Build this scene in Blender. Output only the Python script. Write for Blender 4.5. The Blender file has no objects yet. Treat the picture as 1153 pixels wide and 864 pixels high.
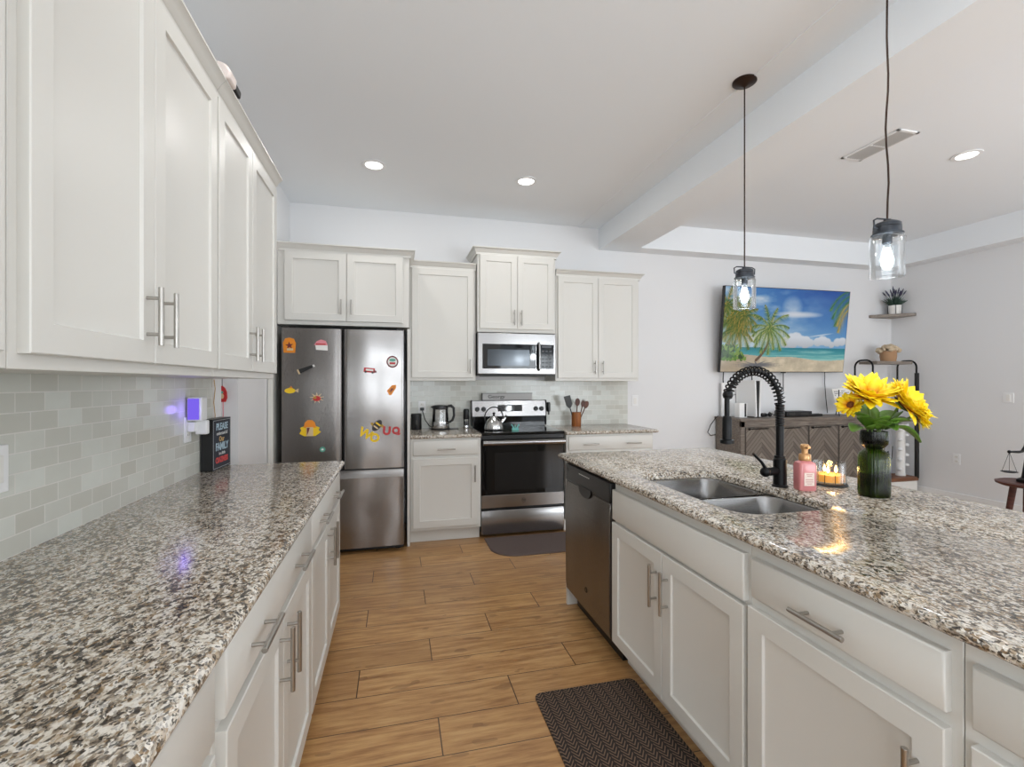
import bpy, bmesh, math, random
import numpy as np
from mathutils import Vector, Matrix, noise
from mathutils.geometry import tessellate_polygon
R = math.radians
random.seed(7)
sc = bpy.context.scene
C = sc.collection

# ------------------------------------------------------------ camera
cam = bpy.data.cameras.new('camera'); cam.sensor_width = 36; cam.lens = 530/1153*36
cam.clip_start = 0.05; cam.clip_end = 100
co = bpy.data.objects.new('camera', cam); C.objects.link(co)
co.location = (0, 0, 1.347); co.rotation_euler = (R(90), 0, -0.2415)
sc.camera = co

# ------------------------------------------------------------ exposure, world, daylight
sc.view_settings.view_transform = 'Standard'; sc.view_settings.look = 'None'
sc.view_settings.gamma = 1; sc.view_settings.use_curve_mapping = False
sc.view_settings.exposure = 0.05
w = bpy.data.worlds.new('sky'); sc.world = w; w.use_nodes = True
w.node_tree.nodes['Background'].inputs[0].default_value = (.75, .87, 1, 1)
w.node_tree.nodes['Background'].inputs[1].default_value = 1.0

def area(name, loc, rot, sx, sy, power, col=(1, 1, 1), shape='RECTANGLE', parent=None, spread=None):
    l = bpy.data.lights.new(name, 'AREA'); l.shape = shape; l.size = sx; l.size_y = sy
    l.energy = power; l.color = col
    if spread: l.spread = spread
    o = bpy.data.objects.new(name, l); C.objects.link(o); o.location = loc; o.rotation_euler = rot
    if parent: o.parent = parent
    return o
XLW = -.94
# daylight from unseen windows added behind, right and left of the camera
area('window_daylight', (4.0, -3.42, 1.35), (R(-90-42), 0, R(180)), 2.7, 2.1, 140, (.885, .948, 1))
area('window_daylight', (0.4, -3.42, 1.5), (R(-90-42), 0, R(180)), 1.6, 1.4, 52, (.885, .948, 1))
area('window_daylight', (6.03, 0.4, 1.35), (R(90+42), 0, R(90)), 2.6, 1.9, 40, (.885, .948, 1))
area('window_daylight', (XLW+.08, -2.1, 1.35), (R(90+25), 0, R(-90)), 2.0, 1.9, 66, (.885, .948, 1))  # light of an added left window, lifts right wall and island fronts
CAN = 3.6          # watts of each recessed downlight
PEND = 4

# ------------------------------------------------------------ colour and materials
def lin(v):
    v /= 255
    return v/12.92 if v <= .04045 else ((v+.055)/1.055)**2.4
def rgb(r, g, b): return (lin(r), lin(g), lin(b), 1)

def mat(name, col=None, rough=.5, metal=0, **kw):
    m = bpy.data.materials.new(name); m.use_nodes = True
    p = m.node_tree.nodes['Principled BSDF']
    if col: p.inputs['Base Color'].default_value = col
    p.inputs['Roughness'].default_value = rough; p.inputs['Metallic'].default_value = metal
    for k, v in kw.items(): p.inputs[k.replace('_', ' ')].default_value = v
    m['p'] = 1
    return m
class N:
    def __init__(s, m): s.m = m; s.t = m.node_tree; s.p = s.t.nodes.get('Principled BSDF')
    def n(s, t, **kw):
        x = s.t.nodes.new('ShaderNode'+t)
        for k, v in kw.items():
            if k.startswith('i_'):
                x.inputs[int(k[2:])].default_value = v
            else: setattr(x, k, v)
        return x
    def l(s, a, b): s.t.links.new(a, b)
    def math(s, op, a, b=None, c=None):
        x = s.n('Math', operation=op)
        for i, q in enumerate((a, b, c)):
            if q is None: continue
            if hasattr(q, 'links'): s.l(q, x.inputs[i])
            else: x.inputs[i].default_value = q
        return x.outputs[0]
    def mix(s, f, a, b, blend='MIX'):
        x = s.n('Mix', data_type='RGBA', blend_type=blend)
        for i, q in ((0, f), (6, a), (7, b)):
            if hasattr(q, 'links'): s.l(q, x.inputs[i])
            else: x.inputs[i].default_value = q
        return x.outputs[2]
    def ramp(s, f, stops, interp='LINEAR'):
        x = s.n('ValToRGB'); x.color_ramp.interpolation = interp
        e = x.color_ramp.elements
        while len(e) < len(stops): e.new(.5)
        for i, (p, c) in enumerate(stops): e[i].position = p; e[i].color = c
        s.l(f, x.inputs[0]); return x.outputs[0]
    def pos(s): return s.n('NewGeometry').outputs['Position']
    def obj(s): return s.n('TexCoord').outputs['Object']
    def mapping(s, v, scale=(1, 1, 1), rot=(0, 0, 0), loc=(0, 0, 0)):
        x = s.n('Mapping'); s.l(v, x.inputs[0]); x.inputs[1].default_value = loc
        x.inputs[2].default_value = rot; x.inputs[3].default_value = scale; return x.outputs[0]
    def noise(s, v, scale, detail=3, rough=.5):
        x = s.n('TexNoise'); s.l(v, x.inputs['Vector']); x.inputs['Scale'].default_value = scale
        x.inputs['Detail'].default_value = detail; x.inputs['Roughness'].default_value = rough; return x
    def bump(s, h, strength, dist=.01):
        x = s.n('Bump'); x.inputs['Strength'].default_value = strength; x.inputs['Distance'].default_value = dist
        s.l(h, x.inputs['Height']); s.l(x.outputs[0], s.p.inputs['Normal'])

M = {}
def paint(name, col, rough=.55, bump=.06, scale=160):
    m = mat(name, col, rough); n = N(m); t = n.noise(n.obj(), scale, 2)
    n.bump(t.outputs[0], bump, .002); return m
M['wall'] = paint('wall_paint', rgb(232, 232, 233), .6)
M['ceil'] = paint('ceiling_paint', rgb(242, 245, 248), .8, .15, 90)
M['cab'] = paint('cabinet_paint', rgb(219, 217, 211), .38, .015, 60)
M['trim'] = paint('trim_paint', rgb(240, 240, 240), .35, .01)
M['doorp'] = paint('door_paint', rgb(238, 238, 238), .4, .01)
M['plate'] = mat('white_plastic', rgb(240, 240, 240), .3)
M['slot'] = mat('dark_slot', rgb(50, 48, 46), .5)
M['black'] = mat('matte_black_metal', rgb(22, 22, 23), .38, .6)
M['blackp'] = mat('black_plastic', rgb(20, 20, 21), .35)
M['rubber'] = mat('black_rubber', rgb(24, 24, 24), .7)
M['blackglass'] = mat('black_glass', rgb(8, 8, 9), .06)
M['nickel'] = mat('brushed_nickel', rgb(176, 172, 166), .3, 1)
M['chrome'] = mat('polished_steel', rgb(200, 200, 200), .12, 1)
M['darkbody'] = mat('dark_grey_body', rgb(45, 44, 44), .5, .3)
M['bronze'] = mat('dark_bronze', rgb(58, 44, 38), .4, .7)
M['jarcap'] = mat('aged_zinc_cap', rgb(66, 70, 76), .4, .8)

def steel(name, col, rough=.26, wav=.12, axis=(1, 1, 60)):
    m = mat(name, col, rough, 1); n = N(m)
    o = n.obj()
    br = n.noise(n.mapping(o, axis), 30, 3)
    lo = n.noise(n.mapping(o, (1, 1, .55), (0, 0, 0), (.3, 0, .1)), 2.6, 1)
    r = n.n('MapRange'); n.l(br.outputs[0], r.inputs[0])
    r.inputs[3].default_value = rough-.06; r.inputs[4].default_value = rough+.08
    n.l(r.outputs[0], n.p.inputs['Roughness'])
    h = lo.outputs[0]
    n.bump(h, wav, .06); return m
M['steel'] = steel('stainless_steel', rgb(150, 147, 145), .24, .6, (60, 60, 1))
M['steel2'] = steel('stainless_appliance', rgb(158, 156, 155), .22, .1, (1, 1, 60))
M['steeldk'] = steel('dark_stainless', rgb(126, 122, 119), .28, .25, (60, 60, 1))  # dark dishwasher steel; also the shaded copy of the refrigerator steel
M['sink'] = steel('sink_steel', rgb(146, 145, 144), .22, .05, (40, 40, 2))

def granite():
    m = mat('speckled_granite', None, .14); n = N(m); p = n.pos()
    wob = n.noise(p, 26, 3)
    vm = n.n('VectorMath', operation='MULTIPLY_ADD'); n.l(wob.outputs['Color'], vm.inputs[0])
    vm.inputs[1].default_value = (.022, .022, .022); n.l(p, vm.inputs[2])
    q = n.mapping(vm.outputs[0], (1, .66, 1), (0, 0, R(-24)))
    def vor(scale, vec):
        v = n.n('TexVoronoi'); n.l(vec, v.inputs['Vector']); v.inputs['Scale'].default_value = scale
        s = n.n('SeparateColor'); n.l(v.outputs['Color'], s.inputs[0]); return v, s.outputs[0], s.outputs[1]
    v1, a1, b1 = vor(165, q)
    v2, a2, b2 = vor(300, q)
    lo = n.noise(q, 9, 4, .6).outputs[0]
    mid = n.noise(q, 70, 4, .65).outputs[0]
    k = n.math('ADD', n.math('MULTIPLY', a1, .36), n.math('ADD', n.math('MULTIPLY', lo, .5), n.math('MULTIPLY', mid, .95)))
    k = n.math('SUBTRACT', k, .42)
    base = n.ramp(k, [(.20, rgb(44, 39, 36)), (.30, rgb(98, 87, 76)), (.39, rgb(158, 143, 124)),
                      (.48, rgb(206, 196, 180)), (.60, rgb(232, 226, 216)), (.80, rgb(206, 200, 192))])
    gold = n.math('GREATER_THAN', n.math('ADD', b1, n.math('MULTIPLY', lo, .5)), 1.04)
    base = n.mix(n.math('MULTIPLY', gold, .5), base, rgb(160, 130, 92))
    dark = n.math('GREATER_THAN', n.math('ADD', a2, n.math('MULTIPLY', mid, -.9)), .37)
    base = n.mix(n.math('MULTIPLY', dark, .82), base, rgb(46, 42, 40))
    grey = n.math('GREATER_THAN', n.math('ADD', b2, n.math('MULTIPLY', mid, .5)), 1.06)
    base = n.mix(n.math('MULTIPLY', grey, .5), base, rgb(120, 116, 112))
    n.l(base, n.p.inputs['Base Color'])
    return m
M['granite'] = granite()

def tiles(name, ax):
    m = mat(name, None, .18); n = N(m); s = n.n('SeparateXYZ'); n.l(n.pos(), s.inputs[0])
    cmb = n.n('CombineXYZ'); n.l(s.outputs[ax], cmb.inputs[0]); n.l(n.math('SUBTRACT', s.outputs[2], .9145), cmb.inputs[1])
    b = n.n('TexBrick'); n.l(cmb.outputs[0], b.inputs['Vector'])
    b.offset = .5; b.squash = 1
    b.inputs['Color1'].default_value = rgb(198, 197, 187); b.inputs['Color2'].default_value = rgb(220, 223, 216)
    b.inputs['Mortar'].default_value = rgb(230, 228, 222)
    b.inputs['Scale'].default_value = 1; b.inputs['Mortar Size'].default_value = .0018
    b.inputs['Mortar Smooth'].default_value = .1; b.inputs['Brick Width'].default_value = .1035
    b.inputs['Row Height'].default_value = .0512
    nz = n.noise(n.pos(), 22, 2)
    c = n.mix(n.math('MULTIPLY', nz.outputs[0], .25), b.outputs[0], rgb(190, 186, 174), 'MIX')
    n.l(c, n.p.inputs['Base Color'])
    n.bump(n.math('SUBTRACT', 1, b.outputs[1]), .4, .002)
    return m
M['tile_l'] = tiles('glazed_subway_tile', 1)
M['tile_b'] = tiles('glazed_subway_tile_back', 0)

def planks():
    m = mat('oak_plank_tile', None, .32); n = N(m); s = n.n('SeparateXYZ'); n.l(n.pos(), s.inputs[0])
    x, y = s.outputs[0], s.outputs[1]
    ry = n.math('DIVIDE', n.math('SUBTRACT', y, 1.913), .201)
    row = n.math('FLOOR', ry); fy = n.math('FRACT', ry)
    ux = n.math('SUBTRACT', n.math('SUBTRACT', x, .50), n.math('MULTIPLY', row, .335))
    col = n.math('FLOOR', ux); fx = n.math('FRACT', ux)
    def edge(f, wd):
        a = n.math('MINIMUM', f, n.math('SUBTRACT', 1, f)); return n.math('LESS_THAN', a, wd)
    g = n.math('MAXIMUM', edge(fy, .0095), edge(fx, .0024))
    idv = n.n('CombineXYZ'); n.l(row, idv.inputs[0]); n.l(col, idv.inputs[1])
    wn = n.n('TexWhiteNoise', noise_dimensions='3D'); n.l(idv.outputs[0], wn.inputs['Vector'])
    sh = n.n('VectorMath', operation='MULTIPLY_ADD'); n.l(wn.outputs['Color'], sh.inputs[0])
    sh.inputs[1].default_value = (9, 9, 9); n.l(n.pos(), sh.inputs[2])
    grain = n.noise(n.mapping(sh.outputs[0], (1.3, 13, 1)), 3.2, 6, .62)
    fine = n.noise(n.mapping(sh.outputs[0], (3, 90, 1)), 5, 3, .6)
    knot = n.noise(n.mapping(sh.outputs[0], (2.2, 6, 1)), 2.4, 2, .5)
    k = n.math('ADD', n.math('MULTIPLY', grain.outputs[0], .75), n.math('MULTIPLY', fine.outputs[0], .25))
    c = n.ramp(k, [(.30, rgb(138, 96, 58)), (.43, rgb(176, 130, 82)), (.55, rgb(200, 155, 102)), (.72, rgb(218, 178, 126))])
    c = n.mix(n.math('MULTIPLY', n.math('GREATER_THAN', knot.outputs[0], .66), .35), c, rgb(108, 76, 48))
    c = n.mix(n.math('MULTIPLY', wn.outputs['Value'], .42), c, rgb(150, 110, 70))
    c = n.mix(g, c, rgb(84, 62, 44))
    n.l(c, n.p.inputs['Base Color'])
    n.bump(n.math('SUBTRACT', k, n.math('MULTIPLY', g, .8)), .15, .004)
    return m
M['floor'] = planks()

def wood(name, c1, c2, axis=(1, 12, 12), rough=.5, scale=6):
    m = mat(name, None, rough); n = N(m)
    g = n.noise(n.mapping(n.obj(), axis), scale, 5, .6)
    n.l(n.ramp(g.outputs[0], [(.3, c1), (.7, c2)]), n.p.inputs['Base Color']); n.bump(g.outputs[0], .1, .003); return m
M['greywood'] = wood('weathered_grey_wood', rgb(84, 74, 66), rgb(138, 127, 116))
M['shelfwood'] = wood('grey_shelf_wood', rgb(118, 108, 98), rgb(150, 140, 130))
M['brownwood'] = wood('brown_wood', rgb(92, 56, 36), rgb(140, 92, 62))
M['redwood'] = wood('dark_red_wood', rgb(60, 32, 30), rgb(96, 56, 50), (1, 1, 8))
M['crock'] = wood('amber_brown_wood', rgb(128, 72, 32), rgb(168, 104, 54), (8, 8, 1))
M['utensil'] = wood('dark_utensil_wood', rgb(66, 34, 26), rgb(108, 62, 44), (6, 6, 1))

def chevron():
    m = mat('chevron_wood', None, .6); n = N(m); g = n.n('TexCoord').outputs['Generated']
    s = n.n('SeparateXYZ'); n.l(g, s.inputs[0])
    u = n.math('MULTIPLY', n.math('ABSOLUTE', n.math('SUBTRACT', s.outputs[0], .5)), .40)
    v = n.math('MULTIPLY', s.outputs[2], .78)
    t = n.math('DIVIDE', n.math('ADD', v, n.math('MULTIPLY', u, 1.05)), .052)
    row = n.math('FLOOR', t); f = n.math('FRACT', t)
    side = n.math('GREATER_THAN', s.outputs[0], .5)
    cb = n.n('CombineXYZ'); n.l(row, cb.inputs[0]); n.l(side, cb.inputs[1])
    wn = n.n('TexWhiteNoise'); n.l(cb.outputs[0], wn.inputs['Vector'])
    nz = n.noise(n.mapping(g, (8, 8, 8)), 9, 3)
    c = n.mix(wn.outputs['Value'], rgb(92, 82, 74), rgb(148, 138, 126))
    c = n.mix(n.math('MULTIPLY', nz.outputs[0], .4), c, rgb(110, 100, 92))
    gap = n.math('LESS_THAN', n.math('MINIMUM', f, n.math('SUBTRACT', 1, f)), .05)
    c = n.mix(gap, c, rgb(48, 42, 38)); n.l(c, n.p.inputs['Base Color'])
    return m
M['chevron'] = chevron()

def thin_glass(name, tint=(1, 1, 1, 1), ior=1.5, rough=.01, ribs=None, gain=1.0):
    m = bpy.data.materials.new(name); m.use_nodes = True; t = m.node_tree; t.nodes.clear(); n = N(m)
    o = n.n('OutputMaterial'); tr = n.n('BsdfTransparent'); tr.inputs[0].default_value = tint
    gl = n.n('BsdfGlossy'); gl.inputs['Roughness'].default_value = rough; gl.inputs[0].default_value = (1, 1, 1, 1)
    fr = n.n('Fresnel'); fr.inputs[0].default_value = ior
    mx = n.n('MixShader')
    f = n.math('MULTIPLY', fr.outputs[0], gain); f = n.math('MINIMUM', f, 1.0)
    n.l(f, mx.inputs[0]); n.l(tr.outputs[0], mx.inputs[1]); n.l(gl.outputs[0], mx.inputs[2]); n.l(mx.outputs[0], o.inputs[0])
    return m
M['glass'] = thin_glass('clear_glass')
M['jarglass'] = thin_glass('jar_glass', (.985, .995, 1, 1), 1.4, .05, gain=.7)
M['greenglass'] = thin_glass('green_ribbed_glass', rgb(150, 168, 60), 1.4, .14, gain=.8)
M['greenglass_dk'] = thin_glass('dark_green_glass', rgb(104, 116, 44), 1.4, .14, gain=.8)

def emit(name, col, s):
    m = bpy.data.materials.new(name); m.use_nodes = True; t = m.node_tree; t.nodes.clear(); n = N(m)
    o = n.n('OutputMaterial'); e = n.n('Emission'); e.inputs[0].default_value = col; e.inputs[1].default_value = s
    n.l(e.outputs[0], o.inputs[0]); return m
M['lamp'] = emit('lit_diffuser', (1, .97, .93, 1), 6)
M['bulb'] = emit('lit_bulb', (.86, .95, 1, 1), 14)
M['flame'] = emit('candle_flame', (1, .62, .22, 1), 9)
M['purple'] = emit('purple_led', (.22, .14, .9, 1), .9)
M['digits'] = emit('clock_digits', (.8, .95, 1, 1), 3)

# ------------------------------------------------------------ mesh builder
class MB:
    def __init__(s): s.v = []; s.f = []
    def add(s, vs, fs):
        o = len(s.v); s.v += [tuple(v) for v in vs]; s.f += [tuple(i+o for i in f) for f in fs]; return s
    def box(s, x0, x1, y0, y1, z0, z1):
        return s.add([(x0,y0,z0),(x1,y0,z0),(x1,y1,z0),(x0,y1,z0),(x0,y0,z1),(x1,y0,z1),(x1,y1,z1),(x0,y1,z1)],
                     [(3,2,1,0),(4,5,6,7),(0,1,5,4),(1,2,6,5),(2,3,7,6),(3,0,4,7)])
    def rings(s, rings, cap0=True, cap1=True, closed=True):
        n = len(rings[0]); vs = [p for r in rings for p in r]; fs = []
        for i in range(len(rings)-1):
            for j in range(n if closed else n-1):
                k = (j+1) % n; fs.append((i*n+j, i*n+k, (i+1)*n+k, (i+1)*n+j))
        if cap0: fs.append(tuple(range(n-1, -1, -1)))
        if cap1: fs.append(tuple((len(rings)-1)*n+j for j in range(n)))
        return s.add(vs, fs)
    def lathe(s, prof, c=(0, 0, 0), n=32, cap0=True, cap1=True, sx=1, sy=1, rib=0, nr=0):
        rs = []
        for r, z in prof:
            ring = []
            for j in range(n):
                a = 2*math.pi*j/n; q = r*(1+rib*math.cos(nr*a)) if r > .004 else r
                ring.append((c[0]+q*sx*math.cos(a), c[1]+q*sy*math.sin(a), c[2]+z))
            rs.append(ring)
        return s.rings(rs, cap0, cap1)
    def tube(s, pts, r, n=10, caps=True):
        P = [Vector(p) for p in pts]; rr = r if isinstance(r, (list, tuple)) else [r]*len(P)
        T = []
        for i in range(len(P)):
            a = P[max(i-1, 0)]; b = P[min(i+1, len(P)-1)]; T.append((b-a).normalized())
        u = T[0].orthogonal().normalized(); rs = []
        for i, p in enumerate(P):
            if i:
                q = T[i-1].rotation_difference(T[i]); u = q @ u
            u = (u - T[i]*u.dot(T[i])).normalized(); v = T[i].cross(u)
            rs.append([tuple(p+(u*math.cos(2*math.pi*j/n)+v*math.sin(2*math.pi*j/n))*rr[i]) for j in range(n)])
        return s.rings(rs, caps, caps)
    def cyl(s, a, b, r, r1=None, n=20): return s.tube([a, b], [r, r if r1 is None else r1], n)
    def prism(s, pts, y0, y1, plane='xz'):
        f = {'xz': lambda p, d: (p[0], d, p[1]), 'xy': lambda p, d: (p[0], p[1], d), 'yz': lambda p, d: (d, p[0], p[1])}[plane]
        n = len(pts); vs = [f(p, y0) for p in pts]+[f(p, y1) for p in pts]
        fs = [(i, (i+1) % n, n+(i+1) % n, n+i) for i in range(n)]
        tri = tessellate_polygon([[Vector((p[0], p[1], 0)) for p in pts]])
        fs += [tuple(t) for t in tri]+[tuple(n+i for i in reversed(t)) for t in tri]
        return s.add(vs, fs)
    def ball(s, c, r, sc=(1, 1, 1), n=16, m=10):
        prof = [(max(r*math.sin(math.pi*i/m), 1e-5), -r*math.cos(math.pi*i/m)) for i in range(m+1)]
        o = len(s.v); s.lathe(prof, (0, 0, 0), n)
        s.v[o:] = [(c[0]+x*sc[0], c[1]+y*sc[1], c[2]+z*sc[2]) for x, y, z in s.v[o:]]
        return s
    def xf(s, mtx): s.v = [tuple(mtx @ Vector(v)) for v in s.v]; return s
    def build(s, name, m, parent=None, bevel=0, loc=None, ang=38, seg=2):
        me = bpy.data.meshes.new(name); me.from_pydata(s.v, [], s.f); me.update()
        b = bmesh.new(); b.from_mesh(me); bmesh.ops.recalc_face_normals(b, faces=b.faces); b.to_mesh(me); b.free()
        me.polygons.foreach_set('use_smooth', [True]*len(me.polygons)); me.set_sharp_from_angle(angle=R(ang))
        if m: me.materials.append(M[m] if isinstance(m, str) else m)
        o = bpy.data.objects.new(name, me); C.objects.link(o)
        if parent: o.parent = parent
        if loc is not None: o.location = loc
        if bevel:
            md = o.modifiers.new('bevel', 'BEVEL'); md.width = bevel; md.segments = seg
            md.limit_method = 'ANGLE'; md.angle_limit = R(40)
        return o
def thing(name, label, cat, loc=(0, 0, 0), rz=0, group=None):
    o = bpy.data.objects.new(name, None); C.objects.link(o); o.empty_display_size = .05
    o.location = loc; o.rotation_euler = (0, 0, rz); o['label'] = label; o['category'] = cat
    if group: o['group'] = group
    return o
def tag(o, label, cat, group=None):
    o['label'] = label; o['category'] = cat
    if group: o['group'] = group
    return o
def struct(o): o['kind'] = 'structure'; return o
def rrect(x0, x1, y0, y1, r, n=6):
    out = []
    for cx, cy, a in ((x1-r, y1-r, 0), (x0+r, y1-r, 90), (x0+r, y0+r, 180), (x1-r, y0+r, 270)):
        for i in range(n+1):
            t = R(a+90*i/n); out.append((cx+r*math.cos(t), cy+r*math.sin(t)))
    return out
def text(s, size, m, parent, loc, rot, name='lettering', depth=.0006, bold=0, align='CENTER', sx=1):
    cu = bpy.data.curves.new('t', 'FONT'); cu.body = s; cu.size = size; cu.extrude = depth
    cu.align_x = align; cu.align_y = 'CENTER'; cu.offset = bold; cu.resolution_u = 3
    t = bpy.data.objects.new('t', cu); C.objects.link(t); bpy.context.view_layer.update()
    me = bpy.data.meshes.new_from_object(t.evaluated_get(bpy.context.evaluated_depsgraph_get()))
    bpy.data.objects.remove(t); me.name = name; me.materials.clear(); me.materials.append(M[m] if isinstance(m, str) else m)
    o = bpy.data.objects.new(name, me); C.objects.link(o); o.parent = parent; o.location = loc; o.rotation_euler = rot
    o.scale = (sx, 1, 1)
    return o

# ------------------------------------------------------------ the setting
XL, XR, YF, YB, H = -.94, 6.10, -3.5, 4.65, 3.0
struct(MB().box(XL-.6, XR+.2, YF-.2, YB+.2, -.1, 0).build('floor', 'floor'))
c = MB().box(XL-.2, 1.86, YF, YB, H, H+.12); c.box(1.86, 2.10, YF, YB, H-.004, H+.12)
c.box(2.40, XR, YF, YB, 3.035, 3.12); struct(c.build('ceiling', 'ceil'))
struct(MB().box(2.095, 2.49, YF, YB, 2.77, 3.12).build('trim_1', 'ceil'))            # dropped beam
struct(MB().box(2.49, XR, YB-.185, YB, 2.77, 3.12).build('trim_2', 'ceil'))          # soffit over the television wall
struct(MB().box(XR-.2, XR, YF, YB-.185, 2.77, 3.12).build('trim_3', 'ceil'))         # soffit on the right
w = MB().box(XL-.2, XL, YF, -3.15, 0, H).box(XL-.2, XL, -1.05, 2.915, 0, H).box(XL-.2, XL, -3.15, -1.05, 0, .35).box(XL-.2, XL, -3.15, -1.05, 2.35, H); w.box(XL-.2, XL, 3.20, YB, 0, H)
w.box(XL-.2, XL, 2.915, 3.20, 2.06, H); struct(w.build('wall_left', 'wall'))
d1 = struct(MB().box(XL-.16, XL-.12, 2.915, 3.20, 0, 2.06).build('door_1', 'doorp'))
struct(MB().box(XL-.2, XR+.2, YB, YB+.2, 0, 3.12).build('wall_back', 'wall'))
w = MB().box(XR, XR+.2, YF, -.95, 0, 3.12); w.box(XR, XR+.2, 1.75, YB, 0, 3.12)
w.box(XR, XR+.2, -.95, 1.75, 0, .38); w.box(XR, XR+.2, -.95, 1.75, 2.33, 3.12)
struct(w.build('wall_right', 'wall'))
w = MB().box(XL-.2, -.45, YF-.2, YF, 0, 3.12); w.box(1.25, 2.6, YF-.2, YF, 0, 3.12); w.box(5.4, XR+.2, YF-.2, YF, 0, 3.12)
w.box(-.45, 1.25, YF-.2, YF, 0, .75); w.box(-.45, 1.25, YF-.2, YF, 2.25, 3.12)
w.box(2.6, 5.4, YF-.2, YF, 0, .25); w.box(2.6, 5.4, YF-.2, YF, 2.45, 3.12)
struct(w.build('wall_front', 'wall'))
def window(n, a, b, z0, z1, axis):
    f = MB(); t = .05
    def bx(u0, u1, v0, v1):
        if axis == 'y': f.box(u0, u1, YF-.12, YF-.06, v0, v1)
        elif axis == 'l': f.box(XL-.18, XL-.12, u0, u1, v0, v1)
        else: f.box(XR+.06, XR+.12, u0, u1, v0, v1)
    bx(a, b, z0, z0+t); bx(a, b, z1-t, z1); bx(a, a+t, z0, z1); bx(b-t, b, z0, z1); bx((a+b)/2-t/2, (a+b)/2+t/2, z0, z1)
    o = struct(f.build('window_%d' % n, 'trim')); g = MB()
    if axis == 'y': g.box(a+t, b-t, YF-.095, YF-.09, z0+t, z1-t)
    elif axis == 'l': g.box(XL-.15, XL-.145, a+t, b-t, z0+t, z1-t)
    else: g.box(XR+.09, XR+.095, a+t, b-t, z0+t, z1-t)
    g.build('pane', 'glass', o)
window(1, -.45, 1.25, .75, 2.25, 'y'); window(2, 2.6, 5.4, .25, 2.45, 'y'); window(3, -.95, 1.75, .38, 2.33, 'x'); window(4, -3.15, -1.05, .35, 2.35, 'l')  # all out of view, added for daylight; the left one brightens the island fronts
struct(MB().box(2.44, XR-.016, YB-.015, YB, 0, .12).build('baseboard_back', 'trim', bevel=.003))
struct(MB().box(XR-.015, XR, YF, YB, 0, .12).build('baseboard_right', 'trim', bevel=.003))
struct(MB().box(XL, XL+.015, 3.2, 3.86, 0, .12).build('baseboard_left', 'trim', bevel=.003))
struct(MB().box(XL, XL+.009, -.6, 2.765, .9145, 1.372).build('backsplash', 'tile_l'))
struct(MB().box(.114, 2.43, YB-.009, YB, .90, 1.383).build('backsplash.001', 'tile_b'))

# ------------------------------------------------------------ cabinets
def shaker(x0, x1, z0, z1, y0=-.02, y1=0.0, rail=.057, rec=.009):
    s = MB(); a = .006
    rings = []
    def rg(d, y): return [(x0+d, y, z0+d), (x1-d, y, z0+d), (x1-d, y, z1-d), (x0+d, y, z1-d)]
    e = .0022
    for d, y in ((0, y1), (0, y0+e), (e, y0), (rail, y0), (rail+.003, y0+rec-.001), (rail+.006, y0+rec)): rings.append(rg(d, y))
    s.rings(rings); return s
def slab_front(x0, x1, z0, z1, y0=-.02, y1=0.0):
    s = MB(); e = .006
    def rg(d, y): return [(x0+d, y, z0+d), (x1-d, y, z0+d), (x1-d, y, z1-d), (x0+d, y, z1-d)]
    s.rings([rg(0, y1), rg(0, y0+e), rg(.002, y0+.002), rg(e, y0)]); return s
def pull(parent, x, z, L, vert, yf=-.02):
    s = MB(); q = L*.31; y = yf-.032
    if vert:
        s.cyl((x, y, z-L/2), (x, y, z+L/2), .0062, n=14)
        for k in (-q, q): s.cyl((x, yf+.001, z+k), (x, y, z+k), .0046, n=10)
    else:
        s.cyl((x-L/2, y, z), (x+L/2, y, z), .0062, n=14)
        for k in (-q, q): s.cyl((x+k, yf+.001, z), (x+k, y, z), .0046, n=10)
    return s.build('handle', 'nickel', parent, .0006)
def cabinet(label, loc, rz, W, D, z0, z1, fronts, toe=False, crown=None, group=None, hollow=False):
    base = 0 if toe else z0
    t = thing('base_cabinet' if toe else 'wall_cabinet', label, 'cabinet', (loc[0], loc[1], base), rz, group)
    b = MB(); zo = z0-base; zt = z1-base
    if toe:
        zo = .112
        if hollow: b.box(.001, W-.001, 0, D, zo, .64).box(.001, W-.001, 0, .03, .6405, zt).box(.001, .018, .0305, D-.0205, .6405, zt).box(W-.018, W-.001, .0305, D-.0205, .6405, zt).box(.001, W-.001, D-.02, D, .6405, zt)
        else: b.box(.001, W-.001, 0, D, zo, zt)
        b.box(.001, W-.001, .065, D, 0, zo)
    else:
        b.box(.001, W-.001, 0, D, zo, zt)
    b.build('body', 'cab', t, .0015)
    for f in fronts:
        k, x0, x1, a0, a1, pulls = f
        if k == 'door': o = shaker(x0, x1, a0-base, a1-base).build('door', 'cab', t)
        else: o = slab_front(x0, x1, a0-base, a1-base).build('drawer' if k == 'drawer' else 'front_panel', 'cab', t)
        for px, pz, L, v in pulls: pull(o, px, pz-base, L, v)
    if crown:
        l, r, zc, hgt = crown
        zc -= base; prof = [(.0, 0), (.012, 0), (.014, hgt*.3), (.02, hgt*.36), (.028, hgt*.62), (.042, hgt*.86), (.046, hgt*.88), (.046, hgt)]
        rs = []
        for o_, dz in prof:
            a = -(o_ if l else -.001); e = W+(o_ if r else -.001)
            rs.append([(a, -o_, zc+dz), (e, -o_, zc+dz), (e, D, zc+dz), (a, D, zc+dz)])
        MB().rings(rs).build('crown_moulding', 'cab', t)
    return t
PI2 = math.pi/2
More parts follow.
